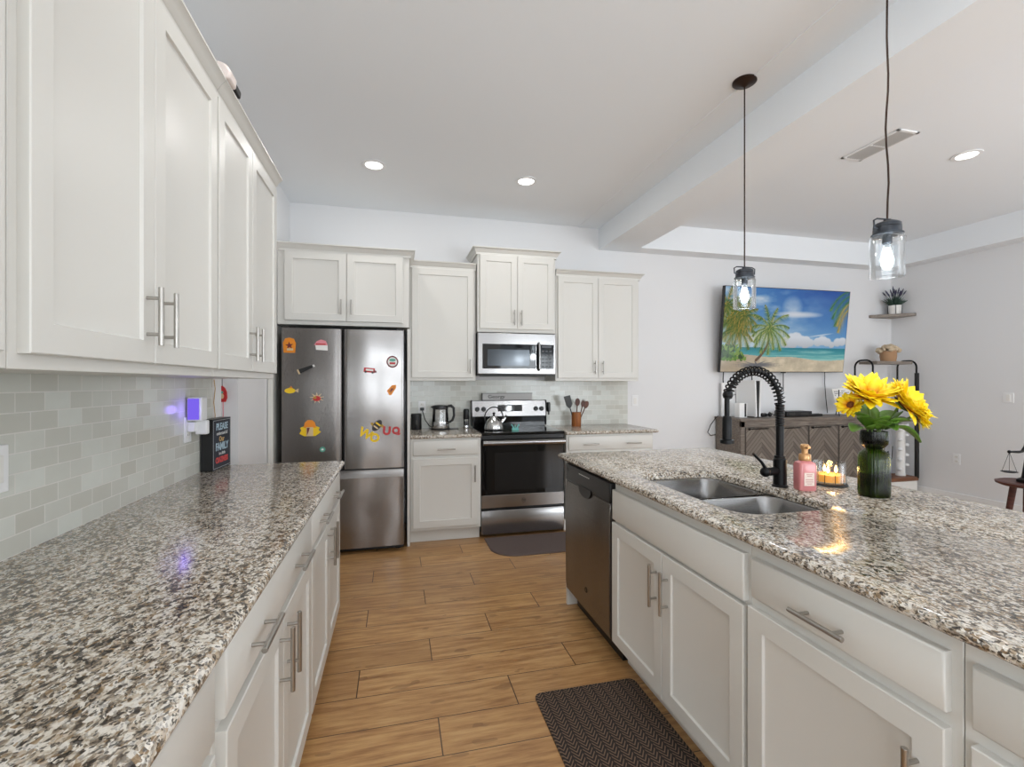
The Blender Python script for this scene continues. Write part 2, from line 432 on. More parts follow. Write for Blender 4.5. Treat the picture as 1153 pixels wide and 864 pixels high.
# left run: local x -> +y, fronts face +x ; face-frame plane x = -.318
GB = 'white base cabinets along the left wall'
LF = -.318; LD = LF-XL-.002
def left_base(y0, y1, label, fr): return cabinet(label, (LF, y0, 0), PI2, y1-y0, LD, 0, .8835, fr, toe=True, group=None)
left_base(1.847, 2.745, 'white base cabinet at the refrigerator end of the left counter, wide drawer over two doors', [
    ('drawer', .009, .880, .737, .868, [(.235, .79, .16, 0), (.66, .79, .16, 0)]),
    ('door', .009, .443, .13, .715, [(.40, .615, .17, 1)]), ('door', .447, .880, .13, .715, [(.49, .615, .17, 1)])])
left_base(.935, 1.847, 'white base cabinet in the middle of the left counter, wide drawer with two bar handles', [
    ('drawer', .020, .903, .737, .868, [(.22, .79, .16, 0), (.665, .79, .16, 0)]),
    ('door', .020, .460, .13, .715, [(.418, .615, .17, 1)]), ('door', .464, .903, .13, .715, [(.506, .615, .17, 1)])])
left_base(-.58, .935, 'white base cabinet nearest the camera under the left counter', [
    ('drawer', .40, .945, .737, .868, [(.67, .79, .16, 0)]), ('drawer', .965, 1.48, .737, .868, [(1.10, .79, .16, 0)]),
    ('door', .40, .945, .13, .715, [(.9, .615, .17, 1)]), ('door', .965, 1.48, .13, .715, [(1.01, .615, .17, 1)])])
UF = -.64; UDp = UF-XL-.002
def left_up(y0, y1, label, fr, cr): return cabinet(label, (UF, y0, 0), PI2, y1-y0, UDp, 1.372, 2.40, fr, crown=cr)
left_up(1.898, 2.762, 'white wall cabinet on the left wall closest to the refrigerator, two tall doors', [
    ('door', .008, .413, 1.40, 2.385, [(.372, 1.52, .15, 1)]), ('door', .417, .852, 1.40, 2.385, [(.458, 1.52, .15, 1)])], (0, 0, 2.385, .062))
left_up(.978, 1.898, 'large white wall cabinet on the left wall above the tiled backsplash, middle of the row', [
    ('door', .022, .458, 1.40, 2.385, [(.417, 1.52, .15, 1)]), ('door', .462, .909, 1.40, 2.385, [(.503, 1.52, .15, 1)])], (0, 0, 2.385, .062))
left_up(.03, .978, 'white wall cabinet at the extreme left edge of the picture', [
    ('door', .02, .460, 1.40, 2.385, [(.42, 1.52, .15, 1)]), ('door', .464, .915, 1.40, 2.385, [(.50, 1.52, .15, 1)])], (0, 0, 2.385, .062))
# back run
cabinet('white wall cabinet above the refrigerator, wide with two short doors', (-.90, 4.00, 0), 0, 1.007, .645, 1.812, 2.40, [
    ('door', .055, .512, 1.845, 2.386, [(.475, 1.955, .12, 1)]), ('door', .516, .955, 1.845, 2.386, [(.553, 1.955, .12, 1)])], crown=(0, 1, 2.385, .062))
cabinet('white single-door wall cabinet between the refrigerator and the microwave', (.116, 4.31, 0), 0, .60, .337, 1.372, 2.40, [
    ('door', .02, .58, 1.40, 2.385, [(.545, 1.503, .13, 1)])], crown=(0, 0, 2.385, .062))
cabinet('raised white wall cabinet above the microwave', (.722, 4.26, 0), 0, .752, .387, 1.822, 2.545, [
    ('door', .022, .374, 1.852, 2.53, [(.342, 1.955, .14, 1)]), ('door', .378, .73, 1.852, 2.53, [(.41, 1.955, .14, 1)])], crown=(1, 1, 2.53, .066))
cabinet('white wall cabinet right of the microwave, two tall doors', (1.492, 4.31, 0), 0, .885, .337, 1.372, 2.40, [
    ('door', .022, .438, 1.40, 2.385, [(.40, 1.503, .13, 1)]), ('door', .442, .865, 1.40, 2.385, [(.482, 1.503, .13, 1)])], crown=(0, 1, 2.385, .062))
cabinet('white base cabinet between the refrigerator and the range, one drawer over one door', (.116, 4.01, 0), 0, .594, .63, 0, .8835, [
    ('drawer', .02, .568, .742, .868, [(.294, .795, .15, 0)]), ('door', .02, .568, .137, .715, [(.538, .58, .14, 1)])], toe=True)
cabinet('white base cabinet right of the range with two bar handles on its drawer', (1.492, 4.01, 0), 0, .87, .63, 0, .8835, [
    ('drawer', .018, .852, .742, .868, [(.225, .797, .15, 0), (.65, .797, .15, 0)]),
    ('door', .018, .433, .137, .715, [(.395, .58, .14, 1)]), ('door', .437, .852, .137, .715, [(.475, .58, .14, 1)])], toe=True)
tag(MB().box(-.011, .011, -.32, .32, 0, 1.797).build('end_panel', 'cab', None, .001, (.101, 4.30, 0)),
    'tall white panel on the right side of the refrigerator', 'cabinet panel')
tag(MB().box(-.018, .018, -.38, .38, 0, 1.797).build('end_panel', 'cab', None, .001, (-.917, 4.245, 0)),
    'white panel between the refrigerator and the left wall', 'cabinet panel')
# island: local x -> -y, fronts face -x ; frame plane x = 1.02
IF_ = 1.02
def isl(y1, y0, label, fr, hollow=False): return cabinet(label, (IF_, y1, 0), -PI2, y1-y0, .60, 0, .8835, fr, toe=True, hollow=hollow)
isl(2.072, 1.182, 'white island base cabinet under the sink with two doors and a blank front panel', [
    ('false', .004, .878, .70, .842, []), ('door', .004, .437, .118, .687, [(.400, .55, .165, 1)]), ('door', .441, .878, .118, .687, [(.478, .55, .165, 1)])], True)
isl(1.182, .645, 'white island base cabinet with one drawer, between the sink cabinet and the right edge', [
    ('drawer', .018, .517, .727, .842, [(.262, .773, .15, 0)]), ('door', .006, .517, .118, .697, [(.47, .55, .165, 1)])])
isl(.645, -.30, 'white island base cabinet nearest the camera at the right edge of the picture', [
    ('drawer', .022, .47, .727, .842, [(.25, .773, .15, 0)]), ('door', .022, .47, .118, .697, [(.43, .55, .165, 1)]),
    ('drawer', .49, .92, .727, .842, [(.70, .773, .15, 0)]), ('door', .49, .92, .118, .697, [(.53, .55, .165, 1)])])
tag(MB().box(0, .60, 0, .022, 0, .8835).build('island_end_panel', 'cab', None, .001, (1.012, 2.70, 0)),
    'white end panel of the island beside the dishwasher', 'cabinet panel')
tag(MB().box(0, .10, 0, 3.00, 0, .8835).build('island_back_panel', 'cab', None, .001, (1.625, -.29, 0)),
    'white back panel of the island facing the living room', 'cabinet panel')

# ------------------------------------------------------------ countertops
def counter(label, x0, x1, y0, y1, z0=.884, z1=.9145, round_=(1, 1, 1, 1), hole=None, rc=.006):
    # round_: -x, +x, -y, +y sides get the eased edge
    cx, cy = (x0+x1)/2, (y0+y1)/2; s = MB(); n = 5
    def outer(d):
        a = x0+d*round_[0]-cx; b = x1-d*round_[1]-cx; e = y0+d*round_[2]-cy; f = y1-d*round_[3]-cy
        return rrect(a, b, e, f, rc, n)
    hh = z1-z0; r = hh/2
    prof = [(r*(1-math.sin(R(t))), r-r*math.cos(R(t))) for t in range(0, 181, 15)]
    rings = [[(p[0], p[1], z) for p in outer(d)] for d, z in prof]
    s.rings(rings, cap0=False, cap1=False)
    m = len(rings[0])
    if hole is None:
        s.f.append(tuple(range(m-1, -1, -1))); s.f.append(tuple((len(rings)-1)*m+j for j in range(m)))
    else:
        hx0, hx1, hy0, hy1, hr = hole
        hp = lambda g: rrect(hx0-g-cx, hx1+g-cx, hy0-g-cy, hy1+g-cy, hr, 10)
        hrings = [[(p[0], p[1], z) for p in hp(g)] for g, z in ((0, 0), (0, hh-.006), (.002, hh-.002), (.006, hh))]
        o = len(s.v); s.rings(hrings, False, False); k = len(hrings[0])
        for ro, ho, zz in ((rings[0], hrings[0], 0), (rings[-1], hrings[-1], 1)):
            ia = list(range(0 if zz == 0 else (len(rings)-1)*m, (0 if zz == 0 else (len(rings)-1)*m)+m))
            ib = list(range(o+(0 if zz == 0 else 3*k), o+(0 if zz == 0 else 3*k)+k))
            idx = ia+ib
            for t in tessellate_polygon([[Vector(v) for v in ro], [Vector(v) for v in ho]]):
                s.f.append(tuple(idx[i] for i in t))
    return tag(s.build('countertop', 'granite', None, 0, (cx, cy, z0)), label, 'countertop')
counter('long granite countertop along the left wall below the tiled backsplash', XL+.0005, -.281, -.60, 2.80, round_=(0, 1, 1, 1))
counter('small granite countertop left of the range carrying the electric kettle', .114, .712, 3.975, 4.64, round_=(0, 0, 1, 0))
counter('granite countertop right of the range carrying the utensil crock', 1.484, 2.405, 3.975, 4.64, round_=(0, 1, 1, 0))
HOLE = (1.105, 1.515, 1.315, 2.03, .10)
counter('wide granite island countertop with the sink cut into it', .974, 2.06, -.35, 2.782, hole=HOLE, rc=.02)

# ------------------------------------------------------------ sink
t = thing('kitchen_sink', 'double-bowl stainless steel sink set into the granite island', 'sink', (1.31, 1.67, .67))
def bowl(x0, x1, y0, y1, zr, zb, r):
    s = MB(); rs = []
    for g, z, rr in ((-.022, zr, r), (0, zr, r), (0.004, zr-.008, r), (.012, zr-.10, r), (.02, zb+.04, r), (.035, zb+.01, r*.9), (.06, zb, r*.75)):
        rs.append([(p[0], p[1], z) for p in rrect(x0+g, x1-g, y0+g, y1-g, rr, 8)])
    rs2 = [[(p[0], p[1], z-.002) for p in r_] for r_ in [[(q[0], q[1], q[2]) for q in rs[-1]]] for z in (zb,)]
    s.rings(rs, False, True); return s
for y0, y1, zr in ((-.347, -.028, .2125), (-.008, .352, .2125)):
    b = bowl(-.197, .197, y0, y1, zr, .03, .07).build('basin', 'sink', t)
    sd = b.modifiers.new('thick', 'SOLIDIFY'); sd.thickness = .0015; sd.offset = -1
    cyy = (y0+y1)/2
    dr = MB().lathe([(.001, .034), (.018, .034), (.026, .033), (.042, .0325), (.044, .031), (.001, .031)], (0, cyy, 0), 24)
    dr.build('drain', 'chrome', t)
# ------------------------------------------------------------ faucet
t = thing('kitchen_faucet', 'matte black spring-neck pull-down faucet behind the sink', 'faucet', (1.565, 1.65, .9145))
s = MB().lathe([(.001, 0), (.031, 0), (.031, .006), (.026, .01), (.026, .115), (.022, .12), (.022, .13), (.001, .13)], n=28); s.build('base', 'black', t)
s = MB().cyl((0, 0, .125), (0, 0, .345), .0155, n=24)
for i in range(9): s.lathe([(.0155, .255+i*.01), (.018, .258+i*.01), (.018, .261+i*.01), (.0155, .264+i*.01)], n=20, cap0=False, cap1=False)
s.build('riser', 'black', t)
s = MB().cyl((0, 0, .066), (-.078, -.008, .066), .0175, n=20); s.ball((-.080, -.008, .066), .021, n=18, m=10)
s.build('valve', 'black', t)
MB().tube([(-.080, -.010, .080), (-.105, -.014, .110), (-.150, -.020, .146)], [.007, .006, .005], 10).build('lever', 'black', t)
arch = []
AR = .130; HX = -.258
for i in range(25):
    a = R(158)*i/24; arch.append((-AR+AR*math.cos(a), 0, .345+.140*math.sin(a)))
arch += [(HX-.002, 0, .372), (HX, 0, .345), (HX, 0, .29)]
MB().tube(arch, .0085, 12).build('hose', 'rubber', t)
def along(P, n):
    P = [Vector(p) for p in P]; L = [0]
    for i in range(1, len(P)): L.append(L[-1]+(P[i]-P[i-1]).length)
    out = []; 
    for k in range(n):
        d = L[-1]*k/(n-1); i = 0
        while i < len(L)-2 and L[i+1] < d: i += 1
        f = (d-L[i])/max(L[i+1]-L[i], 1e-9); out.append((P[i].lerp(P[i+1], f), (P[i+1]-P[i]).normalized()))
    return out
coil = []; NP = 480; turns = 21
for k, (p, tg) in enumerate(along(arch[:-3], NP)):
    side = Vector((0, 1, 0)); up = tg.cross(side).normalized(); a = 2*math.pi*turns*k/NP
    coil.append(tuple(p+(side*math.cos(a)+up*math.sin(a))*.0180))
MB().tube(coil, .0034, 6).build('spring', 'black', t)
s = MB().cyl((HX+.003, 0, .372), (HX+.006, 0, .400), .017, n=20); s.ball((HX+.004, 0, .386), .020)
s.build('collar', 'black', t)
MB().cyl((HX, 0, .29), (HX, 0, .38), .010, n=16).build('neck', 'black', t)
s = MB().lathe([(.001, .300), (.014, .300), (.018, .292), (.0185, .23), (.018, .206), (.027, .204), (.027, .190), (.02, .187), (.001, .187)], (HX, 0, 0), 24); s.build('spray_head', 'black', t)

# ------------------------------------------------------------ refrigerator
t = thing('refrigerator', 'stainless steel french-door refrigerator covered with magnets', 'refrigerator', (-.393, 3.88, 0))
MB().box(-.455, .455, .06, .74, .05, 1.755).box(-.455, .455, .065, .70, .012, .06).build('body', 'darkbody', t, .004)
def curved_panel(x0, x1, z0, z1, y0, y1, bulge=.006, rl=.012, rr=.012):
    pts = []; n = 18
    for i in range(n+1):
        f = i/n; x = x0+(x1-x0)*f; y = y0-bulge*(1-(2*f-1)**2)
        dl = x-x0; dr_ = x1-x
        if dl < rl: y += rl-math.sqrt(max(rl*rl-(rl-dl)**2, 0))
        if dr_ < rr: y += rr-math.sqrt(max(rr*rr-(rr-dr_)**2, 0))
        pts.append((x, y))
    extra = []
    for (r_, xe, sg) in ((rl, x0, 1),):
        for k in range(1, 6):
            th = R(90*k/6); extra.append((xe+sg*r_*(1-math.cos(R(90)-th) if False else 1-math.cos(th))*1.0, y0+r_-r_*math.sin(th)))
    pts = [(x0, y1)]+[(x0, y0+rl)]+sorted(extra, key=lambda p: p[0])[0:5]+[p for p in pts if p[0]-x0 >= rl]
    pts = [p for p in pts if x1-p[0] >= rr or p[1] == y1 or p[0] < (x0+x1)/2]
    for k in range(1, 7):
        th = R(90*k/6); pts.append((x1-rr+rr*math.sin(th), y0+rr-rr*math.cos(th)))
    pts.append((x1, y1))
    return MB().prism(pts, z0, z1, 'xy')
curved_panel(-.455, -.013, .674, 1.772, .008, .058, .006, .012, .030).build('door', 'steeldk', t, .002)  # same steel as the right door, its shaded look put into the colour
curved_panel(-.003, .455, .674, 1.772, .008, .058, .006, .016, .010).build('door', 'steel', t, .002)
dw = curved_panel(-.455, .455, .05, .600, .008, .058, .004).build('freezer_drawer', 'steel', t, .002)
MB().prism([(.058, .600), (.012, .600), (.016, .612), (.022, .628), (.024, .660), (.058, .660)], -.453, .453, 'yz').build('handle_recess', 'steeldk', dw)  # shade of the recess put into the colour by the darker steel
MB().box(-.45, .45, .04, .06, .60, 1.77).build('gasket', 'rubber', t)
MB().box(-.36, -.455, .0, .0, .0, .0).box(-.454, -.40, .01, .06, 1.772, 1.785).box(.40, .454, .01, .06, 1.772, 1.785).build('hinge_cover', 'darkbody', t)
for x in (-.41, .41): MB().lathe([(.001, 0), (.022, 0), (.022, .014), (.01, .016), (.01, .05), (.001, .05)], (x, .10, 0), 16).build('foot', 'darkbody', t)

# magnets on the refrigerator ---------------------------------------------
def mm(name, *c): M[name] = mat(name, rgb(*c), .4); return name
mm('orange', 232, 140, 30); mm('red', 190, 40, 44); mm('yellow', 240, 200, 20); mm('pink', 222, 140, 150); mm('tan', 214, 190, 150)
mm('teal', 96, 170, 150); mm('maroon', 110, 40, 44); mm('white', 236, 234, 230); mm('dark', 40, 34, 32); mm('gold', 176, 140, 40)
GM = None
def magnet(label, x, z, parts, rot=0, yy=3.8815):
    t = thing('fridge_magnet', label, 'magnet', (x, yy, z), 0, None)
    t.rotation_euler = (0, R(-rot), 0)
    for nm, m, pts, d in parts:
        MB().prism(pts, -d, 0.001, 'xz').build(nm, m, t)
    return t
def star(n, r0, r1, ph=0, sx=1, sy=1): return [(sx*(r1 if i % 2 else r0)*math.cos(ph+math.pi*i/n), sy*(r1 if i % 2 else r0)*math.sin(ph+math.pi*i/n)) for i in range(2*n)]
def ell(a, b, cx=0, cy=0, n=20): return [(cx+a*math.cos(2*math.pi*i/n), cy+b*math.sin(2*math.pi*i/n)) for i in range(n)]
sq = lambda a, b, cx=0, cy=0: [(cx-a, cy-b), (cx+a, cy-b), (cx+a, cy+b), (cx-a, cy+b)]
magnet('orange arched magnet at the upper left of the refrigerator door', -.787, 1.636, [
    ('back', 'orange', [(-.04, -.055), (.04, -.055), (.045, .02), (.03, .052), (0, .06), (-.03, .052), (-.045, .02)], .006), ('figure', 'maroon', star(5, .03, .012, .4), .008), ('figure', 'tan', sq(.022, .008, .005, -.03), .009)])
magnet('pink and white house-shaped magnet near the top of the left refrigerator door', -.563, 1.642, [
    ('roof', 'pink', [(-.05, 0), (-.03, .03), (0, .045), (.035, .035), (.05, 0)], .007), ('base', 'white', [(-.035, -.035), (.05, -.04), (.048, .002), (-.04, .002)], .006), ('band', 'red', sq(.035, .005, 0, .008), .009)])
t = magnet('black flashlight-shaped magnet tilted on the left refrigerator door', -.662, 1.462, [
    ('body', 'blackp', [(-.06, -.017), (.045, -.010), (.045, .010), (-.06, .017)], .016), ('lens', 'tan', sq(.006, .018, -.064), .018), ('cap', 'white', sq(.006, .008, .052), .015)], 24)
magnet('small yellow fish-shaped magnet on the left edge of the refrigerator door', -.775, 1.292, [
    ('body', 'yellow', ell(.038, .02, -.008), .008), ('tail', 'tan', [(.02, 0), (.052, .016), (.05, -.014)], .006), ('fin', 'orange', [(-.02, .015), (.0, .035), (.015, .013)], .006)])
magnet('red and silver crab-like magnet on the left refrigerator door', -.592, 1.236, [
    ('body', 'red', ell(.028, .02, 0, -.005), .01), ('claws', 'tan', star(9, .055, .022, .2, 1, .8), .006), ('eye', 'gold', ell(.01, .01, -.012, .002), .013)])
magnet('large orange scarecrow-like magnet low on the left refrigerator door', -.642, 1.008, [
    ('head', 'orange', [(-.045, .0), (-.035, .04), (-.015, .058), (.015, .058), (.035, .04), (.045, 0)], .009),
    ('wings', 'yellow', [(-.075, -.045), (-.06, -.02), (-.07, .0), (-.04, .012), (.04, .012), (.07, .0), (.062, -.02), (.08, -.035), (.04, -.065), (-.04, -.065)], .006),
    ('picture', 'tan', sq(.024, .034, 0, -.03), .010), ('picture', 'maroon', [(-.02, -.06), (-.02, .0), (.0, .0), (-.008, -.03)], .0115)])
magnet('small round teal magnet at the bottom of the left refrigerator door', -.551, .838, [('disc', 'teal', ell(.021, .02), .007), ('centre', 'white', ell(.009, .007), .009)])
magnet('small red and white bus-shaped magnet on the right refrigerator door', -.205, 1.452, [
    ('body', 'red', sq(.042, .018), .008), ('window', 'white', sq(.028, .007, .002, .002), .010), ('wheel', 'dark', ell(.008, .008, .026, -.016), .010), ('wheel', 'dark', ell(.008, .008, -.026, -.016), .010), ('nose', 'maroon', sq(.010, .008, .045, -.006), .009)], -6)
magnet('round red-rimmed badge magnet at the upper right of the refrigerator', -.028, 1.520, [
    ('rim', 'maroon', ell(.046, .048), .006), ('face', 'white', ell(.036, .036), .008), ('picture', 'teal', ell(.025, .012, 0, .014), .009), ('picture', 'red', sq(.022, .008, 0, -.012), .009)])
magnet('orange feather-shaped magnet slanting on the right refrigerator door', -.034, 1.297, [
    ('feather', 'orange', [(-.045, -.015), (-.03, -.026), (.03, -.016), (.052, 0), (.03, .022), (-.03, .022)], .007), ('figure', 'maroon', star(5, .030, .010, .1, 1.1, .5), .009)], 48)
magnet('black and gold bee-like magnet above the yellow letters', -.146, 1.014, [
    ('body', 'dark', ell(.028, .05), .009), ('wing', 'gold', ell(.026, .012, .026, .02), .007), ('wing', 'gold', ell(.026, .012, -.024, -.012), .007), ('stripe', 'yellow', sq(.022, .006, 0, .014), .011), ('stripe', 'tan', sq(.02, .005, 0, -.016), .011)], -38)
def letter(ch, label, x, z, m, size, rot):
    t = thing('letter_magnet', label, 'magnet', (x, 3.8805, z)); text(ch, size, m, t, (0, -.004, 0), (R(90), R(-rot), 0), 'letter', .004, .0042)
letter('W', 'yellow plastic letter W magnet on the right refrigerator door', -.235, .950, 'yellow', .095, -28)
letter('O', 'yellow plastic letter O magnet beside the yellow W', -.163, .915, 'yellow', .09, 10)
letter('U', 'red plastic letter U magnet right of the bee magnet', -.072, .968, 'red', .088, -4)
letter('Q', 'red plastic letter Q magnet at the right end of the letters', .000, .968, 'red', .075, 8)

# ------------------------------------------------------------ range
t = thing('electric_range', 'stainless steel and black electric range with glass cooktop', 'range', (1.097, 4.03, 0))
MB().box(-.375, .375, .03, .60, .03, .895).build('body', 'blackp', t, .003)
MB().box(-.381, .381, -.012, .52, .895, .9185).build('cooktop', 'blackglass', t, .004)
MB().box(-.378, .378, -.004, .03, .858, .895).build('vent_trim', 'blackp', t, .003)
for x, y, r in ((-.2, .13, .095), (.19, .13, .115), (-.2, .39, .075), (.19, .39, .09)):
    MB().lathe([(r, .9186), (r, .919), (r-.002, .919), (r-.002, .9186)], (x, y, 0), 40, False, False).build('burner_ring', 'slot', t)
dr = MB().box(-.378, .378, -.004, .03, .262, .855).build('oven_door', 'blackglass', t, .004)
MB().box(-.378, .378, -.010, 0, .262, .372).build('lower_trim', 'steel2', dr, .002)
MB().box(-.26, .27, -.0055, -.003, .41, .74).build('window', mat('oven_window', rgb(24, 24, 25), .12), dr)
s = MB().rings([[(x, -.055+.022*math.cos(a), .832+.024*math.sin(a)) for a in [2*math.pi*k/16 for k in range(16)]] for x in (-.372, -.366, .366, .372)])
for x in (-.35, .35): s.box(x-.014, x+.014, -.04, 0, .818, .846)
s.build('handle', 'steel2', dr, .001)
s = MB(); s.lathe([(.019, 0), (.019, .002), (.0165, .002), (.0165, 0)], n=28, cap0=False, cap1=False)
s.xf(Matrix.Translation((.0, -.0105, .317)) @ Matrix.Rotation(R(90), 4, 'X')).build('emblem', 'darkbody', dr)
text('GE', .017, 'darkbody', dr, (0, -.0105, .317), (R(90), 0, 0), 'emblem', .0006, .0004)
MB().prism([(.03, .03), (-.004, .03), (-.012, .10), (-.010, .19), (.004, .236), (.03, .238)], -.378, .378, 'yz').build('storage_drawer', 'steel2', t, .002)
b = MB().box(-.365, .372, .53, .60, .9, 1.03).build('splash_panel', 'blackglass', t, .004)
p = MB().prism([(.60, 1.02), (.515, 1.02), (.535, 1.178), (.60, 1.178)], -.378, .378, 'yz').build('control_panel', 'steel2', t, .004)
tilt = Matrix.Translation((0, .525, 1.098)) @ Matrix.Rotation(R(-7.2), 4, 'X')
MB().box(-.12, .13, -.005, .002, -.028, .036).xf(tilt).build('display', 'blackglass', p, .006)
for k in range(3): MB().box(-.014+k*.011, -.007+k*.011, -.0062, -.005, .012, .026).xf(tilt).build('digit', 'digits', p)
for x in (-.325, -.262, .272, .332):
    s = MB().lathe([(.001, 0), (.024, 0), (.023, .006), (.019, .01), (.018, .026), (.001, .027)], n=24)
    s.box(-.0045, .0045, -.018, .018, .02, .032)
    s.xf(tilt @ Matrix.Translation((x, -.001, -.004)) @ Matrix.Rotation(R(90), 4, 'X')).build('knob', 'blackp', p)
for x in (-.381, .379): MB().box(x-.001, x+.004, .515, .60, .93, 1.182).build('side_cap', 'blackp', t, .002)
# sign on top of the range
t = thing('word_sign', 'narrow grey wooden word sign standing on the back of the range', 'sign', (1.085, 4.60, 1.178))
MB().box(-.255, .255, -.012, .012, .0015, .072).build('board', mat('grey_sign_board', rgb(186, 184, 182), .6), t, .001)
MB().box(-.258, .258, -.014, -.012, .0015, .005).box(-.258, .258, -.014, -.012, .069, .073).box(-.262, -.255, -.014, .012, .0015, .073).build('frame', 'dark', t)
text('Georgy', .046, 'darkbody', t, (-.115, -.0125, .037), (R(90), 0, 0), 'lettering', .0005, .0003, sx=1.25)

# ------------------------------------------------------------ microwave
t = thing('microwave', 'stainless steel over-the-range microwave with black glass door', 'microwave', (1.096, 4.24, 1.422))
MB().box(-.372, .372, .03, .405, 0, .395).build('body', 'blackp', t, .003)
MB().box(-.30, .30, .06, .34, -.006, .002).build('vent_grille', 'slot', t)
d = MB().box(-.374, .374, -.004, .03, .012, .392).build('door', 'steel2', t, .005)
MB().box(-.330, .178, -.009, -.002, .062, .290).build('window', 'blackglass', d, .004)
MB().box(-.285, .115, -.0105, -.008, .088, .240).build('window_mesh', mat('oven_mesh', rgb(66, 72, 78), .12, .3), d, .006)
MB().box(.182, .355, -.009, -.002, .062, .290).build('keypad', 'blackglass', d, .003)
s = MB()
for i in range(3):
    for j in range(5): s.box(.236+i*.036, .258+i*.036, -.0100, -.009, .078+j*.036, .090+j*.036)
s.box(.236, .33, -.0100, -.009, .262, .278); s.build('buttons', mat('dim_buttons', rgb(78, 80, 84), .4), d)
s = MB(); s.tube([(.205, -.012, .30), (.205, -.034, .292), (.205, -.038, .18), (.205, -.034, .062), (.205, -.012, .052)], .0115, 14); s.build('handle', 'steel2', d)

# ------------------------------------------------------------ dishwasher
t = thing('dishwasher', 'dark stainless steel dishwasher built into the end of the island', 'dishwasher', (1.0, 2.386, 0), -PI2)
MB().box(-.300, .300, .025, .58, .10, .872).build('body', 'darkbody', t, .002)
d = MB().prism([(.03, .115), (.001, .115), (-.004, .16), (-.006, .40), (-.004, .70), (.0, .765), (.03, .765)], -.300, .300, 'yz').build('door', 'steeldk', t, .003)
cp = MB().box(-.300, .300, -.003, .03, .768, .868)
cp = cp.build('control_panel', mat('charcoal_panel', rgb(44, 43, 43), .3, .3), t, .005)
pts = [(-.085, .782), (.085, .782)]+[(.085*math.cos(R(a)), .768+.0-.042*math.sin(R(a))) for a in range(0, 181, 15)]
MB().prism(pts, -.0085, -.003, 'xz').build('handle_pocket', 'blackp', cp, .002)
s = MB()
for k in range(7): s.box(-.09+k*.022, -.078+k*.022, -.0036, -.003, .838, .843)
s.build('button_marks', 'white', cp)
MB().box(-.28, -.25, -.0036, -.003, .825, .845).build('button_marks', 'slot', cp)
s = MB().lathe([(.014, 0), (.014, .002), (.011, .002), (.011, 0)], n=24, cap0=False, cap1=False)
s.xf(Matrix.Translation((.02, -.0062, .235)) @ Matrix.Rotation(R(90), 4, 'X')).build('emblem', 'darkbody', d)
MB().box(-.295, .295, .07, .10, .0, .115).build('toe_kick', 'blackp', t)

# ------------------------------------------------------------ mats
def matmat(name, base, pat, kind):
    m = mat(name, base, .75); n = N(m); s = n.n('SeparateXYZ'); n.l(n.obj(), s.inputs[0])
    if kind == 'her':
        x, y = s.outputs[0], s.outputs[1]
        cx = n.math('DIVIDE', x, .044); f = n.math('ABSOLUTE', n.math('SUBTRACT', n.math('FRACT', cx), .5))
        v = n.math('FRACT', n.math('DIVIDE', n.math('ADD', y, n.math('MULTIPLY', f, .06)), .0190))
        on = n.math('MULTIPLY', n.math('GREATER_THAN', v, .66), n.math('GREATER_THAN', f, .06))
        n.l(n.mix(on, base, pat), n.p.inputs['Base Color']); n.bump(on, .4, .002)
    else:
        t = n.noise(n.obj(), 220, 2); n.l(n.mix(t.outputs[0], base, pat), n.p.inputs['Base Color']); n.bump(t.outputs[0], .2, .002)
    return m
M['her'] = matmat('herringbone_mat', rgb(34, 26, 22), rgb(122, 98, 80), 'her')
M['brmat'] = matmat('brown_foam_mat', rgb(84, 70, 66), rgb(104, 90, 86), 'n')
s = MB(); rs = [[(p[0], p[1], z) for p in rrect(-.235+d, .235-d, -.375+d, .375-d, .03)] for d, z in ((0, 0), (0, .007), (.006, .011), (.008, .011))]
tag(s.rings(rs).build('floor_mat', 'her', None, 0, (.812, 1.575, .0005)), 'dark brown herringbone floor mat in front of the sink', 'mat')
def dshape(a, b, r):
    pts = [(-a, b), (a, b)]
    for k in range(0, 13): th = R(-90*k/12); pts.append((a-r+r*math.cos(th), -b+r+r*math.sin(th)))
    for k in range(0, 13): th = R(-90-90*k/12); pts.append((-a+r+r*math.cos(th), -b+r+r*math.sin(th)))
    return pts
s = MB(); rs = [[(p[0], p[1], z) for p in dshape(.385-d, .232-d, .2-d)] for d, z in ((0, 0), (0, .006), (.006, .011), (.01, .011))]
tag(s.rings(rs).build('floor_mat', 'brmat', None, 0, (1.125, 3.778, .0005)), 'smooth grey-brown floor mat with rounded corners in front of the range', 'mat')

# ------------------------------------------------------------ lights in the ceiling
def can(x, y, z, label):
    t = thing('recessed_light', label, 'ceiling light', (x, y, z), 0)
    MB().lathe([(.062, -.001), (.088, -.001), (.09, -.004), (.088, -.007), (.066, -.009), (.062, -.005)], n=36, cap0=False, cap1=False).build('trim_ring', 'plate', t)
    MB().lathe([(.001, -.004), (.066, -.004), (.066, -.002), (.001, -.002)], n=32).build('diffuser', 'lamp', t)
    area('light', (0, 0, -.012), (0, 0, 0), .13, .13, CAN, (1, .98, .95), 'DISK', t)
can(-.162, 3.70, H, 'round recessed ceiling light above the refrigerator')
can(1.03, 3.70, H, 'round recessed ceiling light above the microwave')
can(4.09, 2.57, 3.035, 'round recessed ceiling light over the living area')
can(-.162, 1.75, H, 'recessed ceiling light above the left counter, out of frame')
can(1.03, 1.35, H, 'recessed ceiling light above the island aisle, out of frame')
can(.4, -.9, H, 'recessed ceiling light behind the viewer in the kitchen')
can(4.09, .2, 3.035, 'recessed ceiling light over the living area, out of frame')

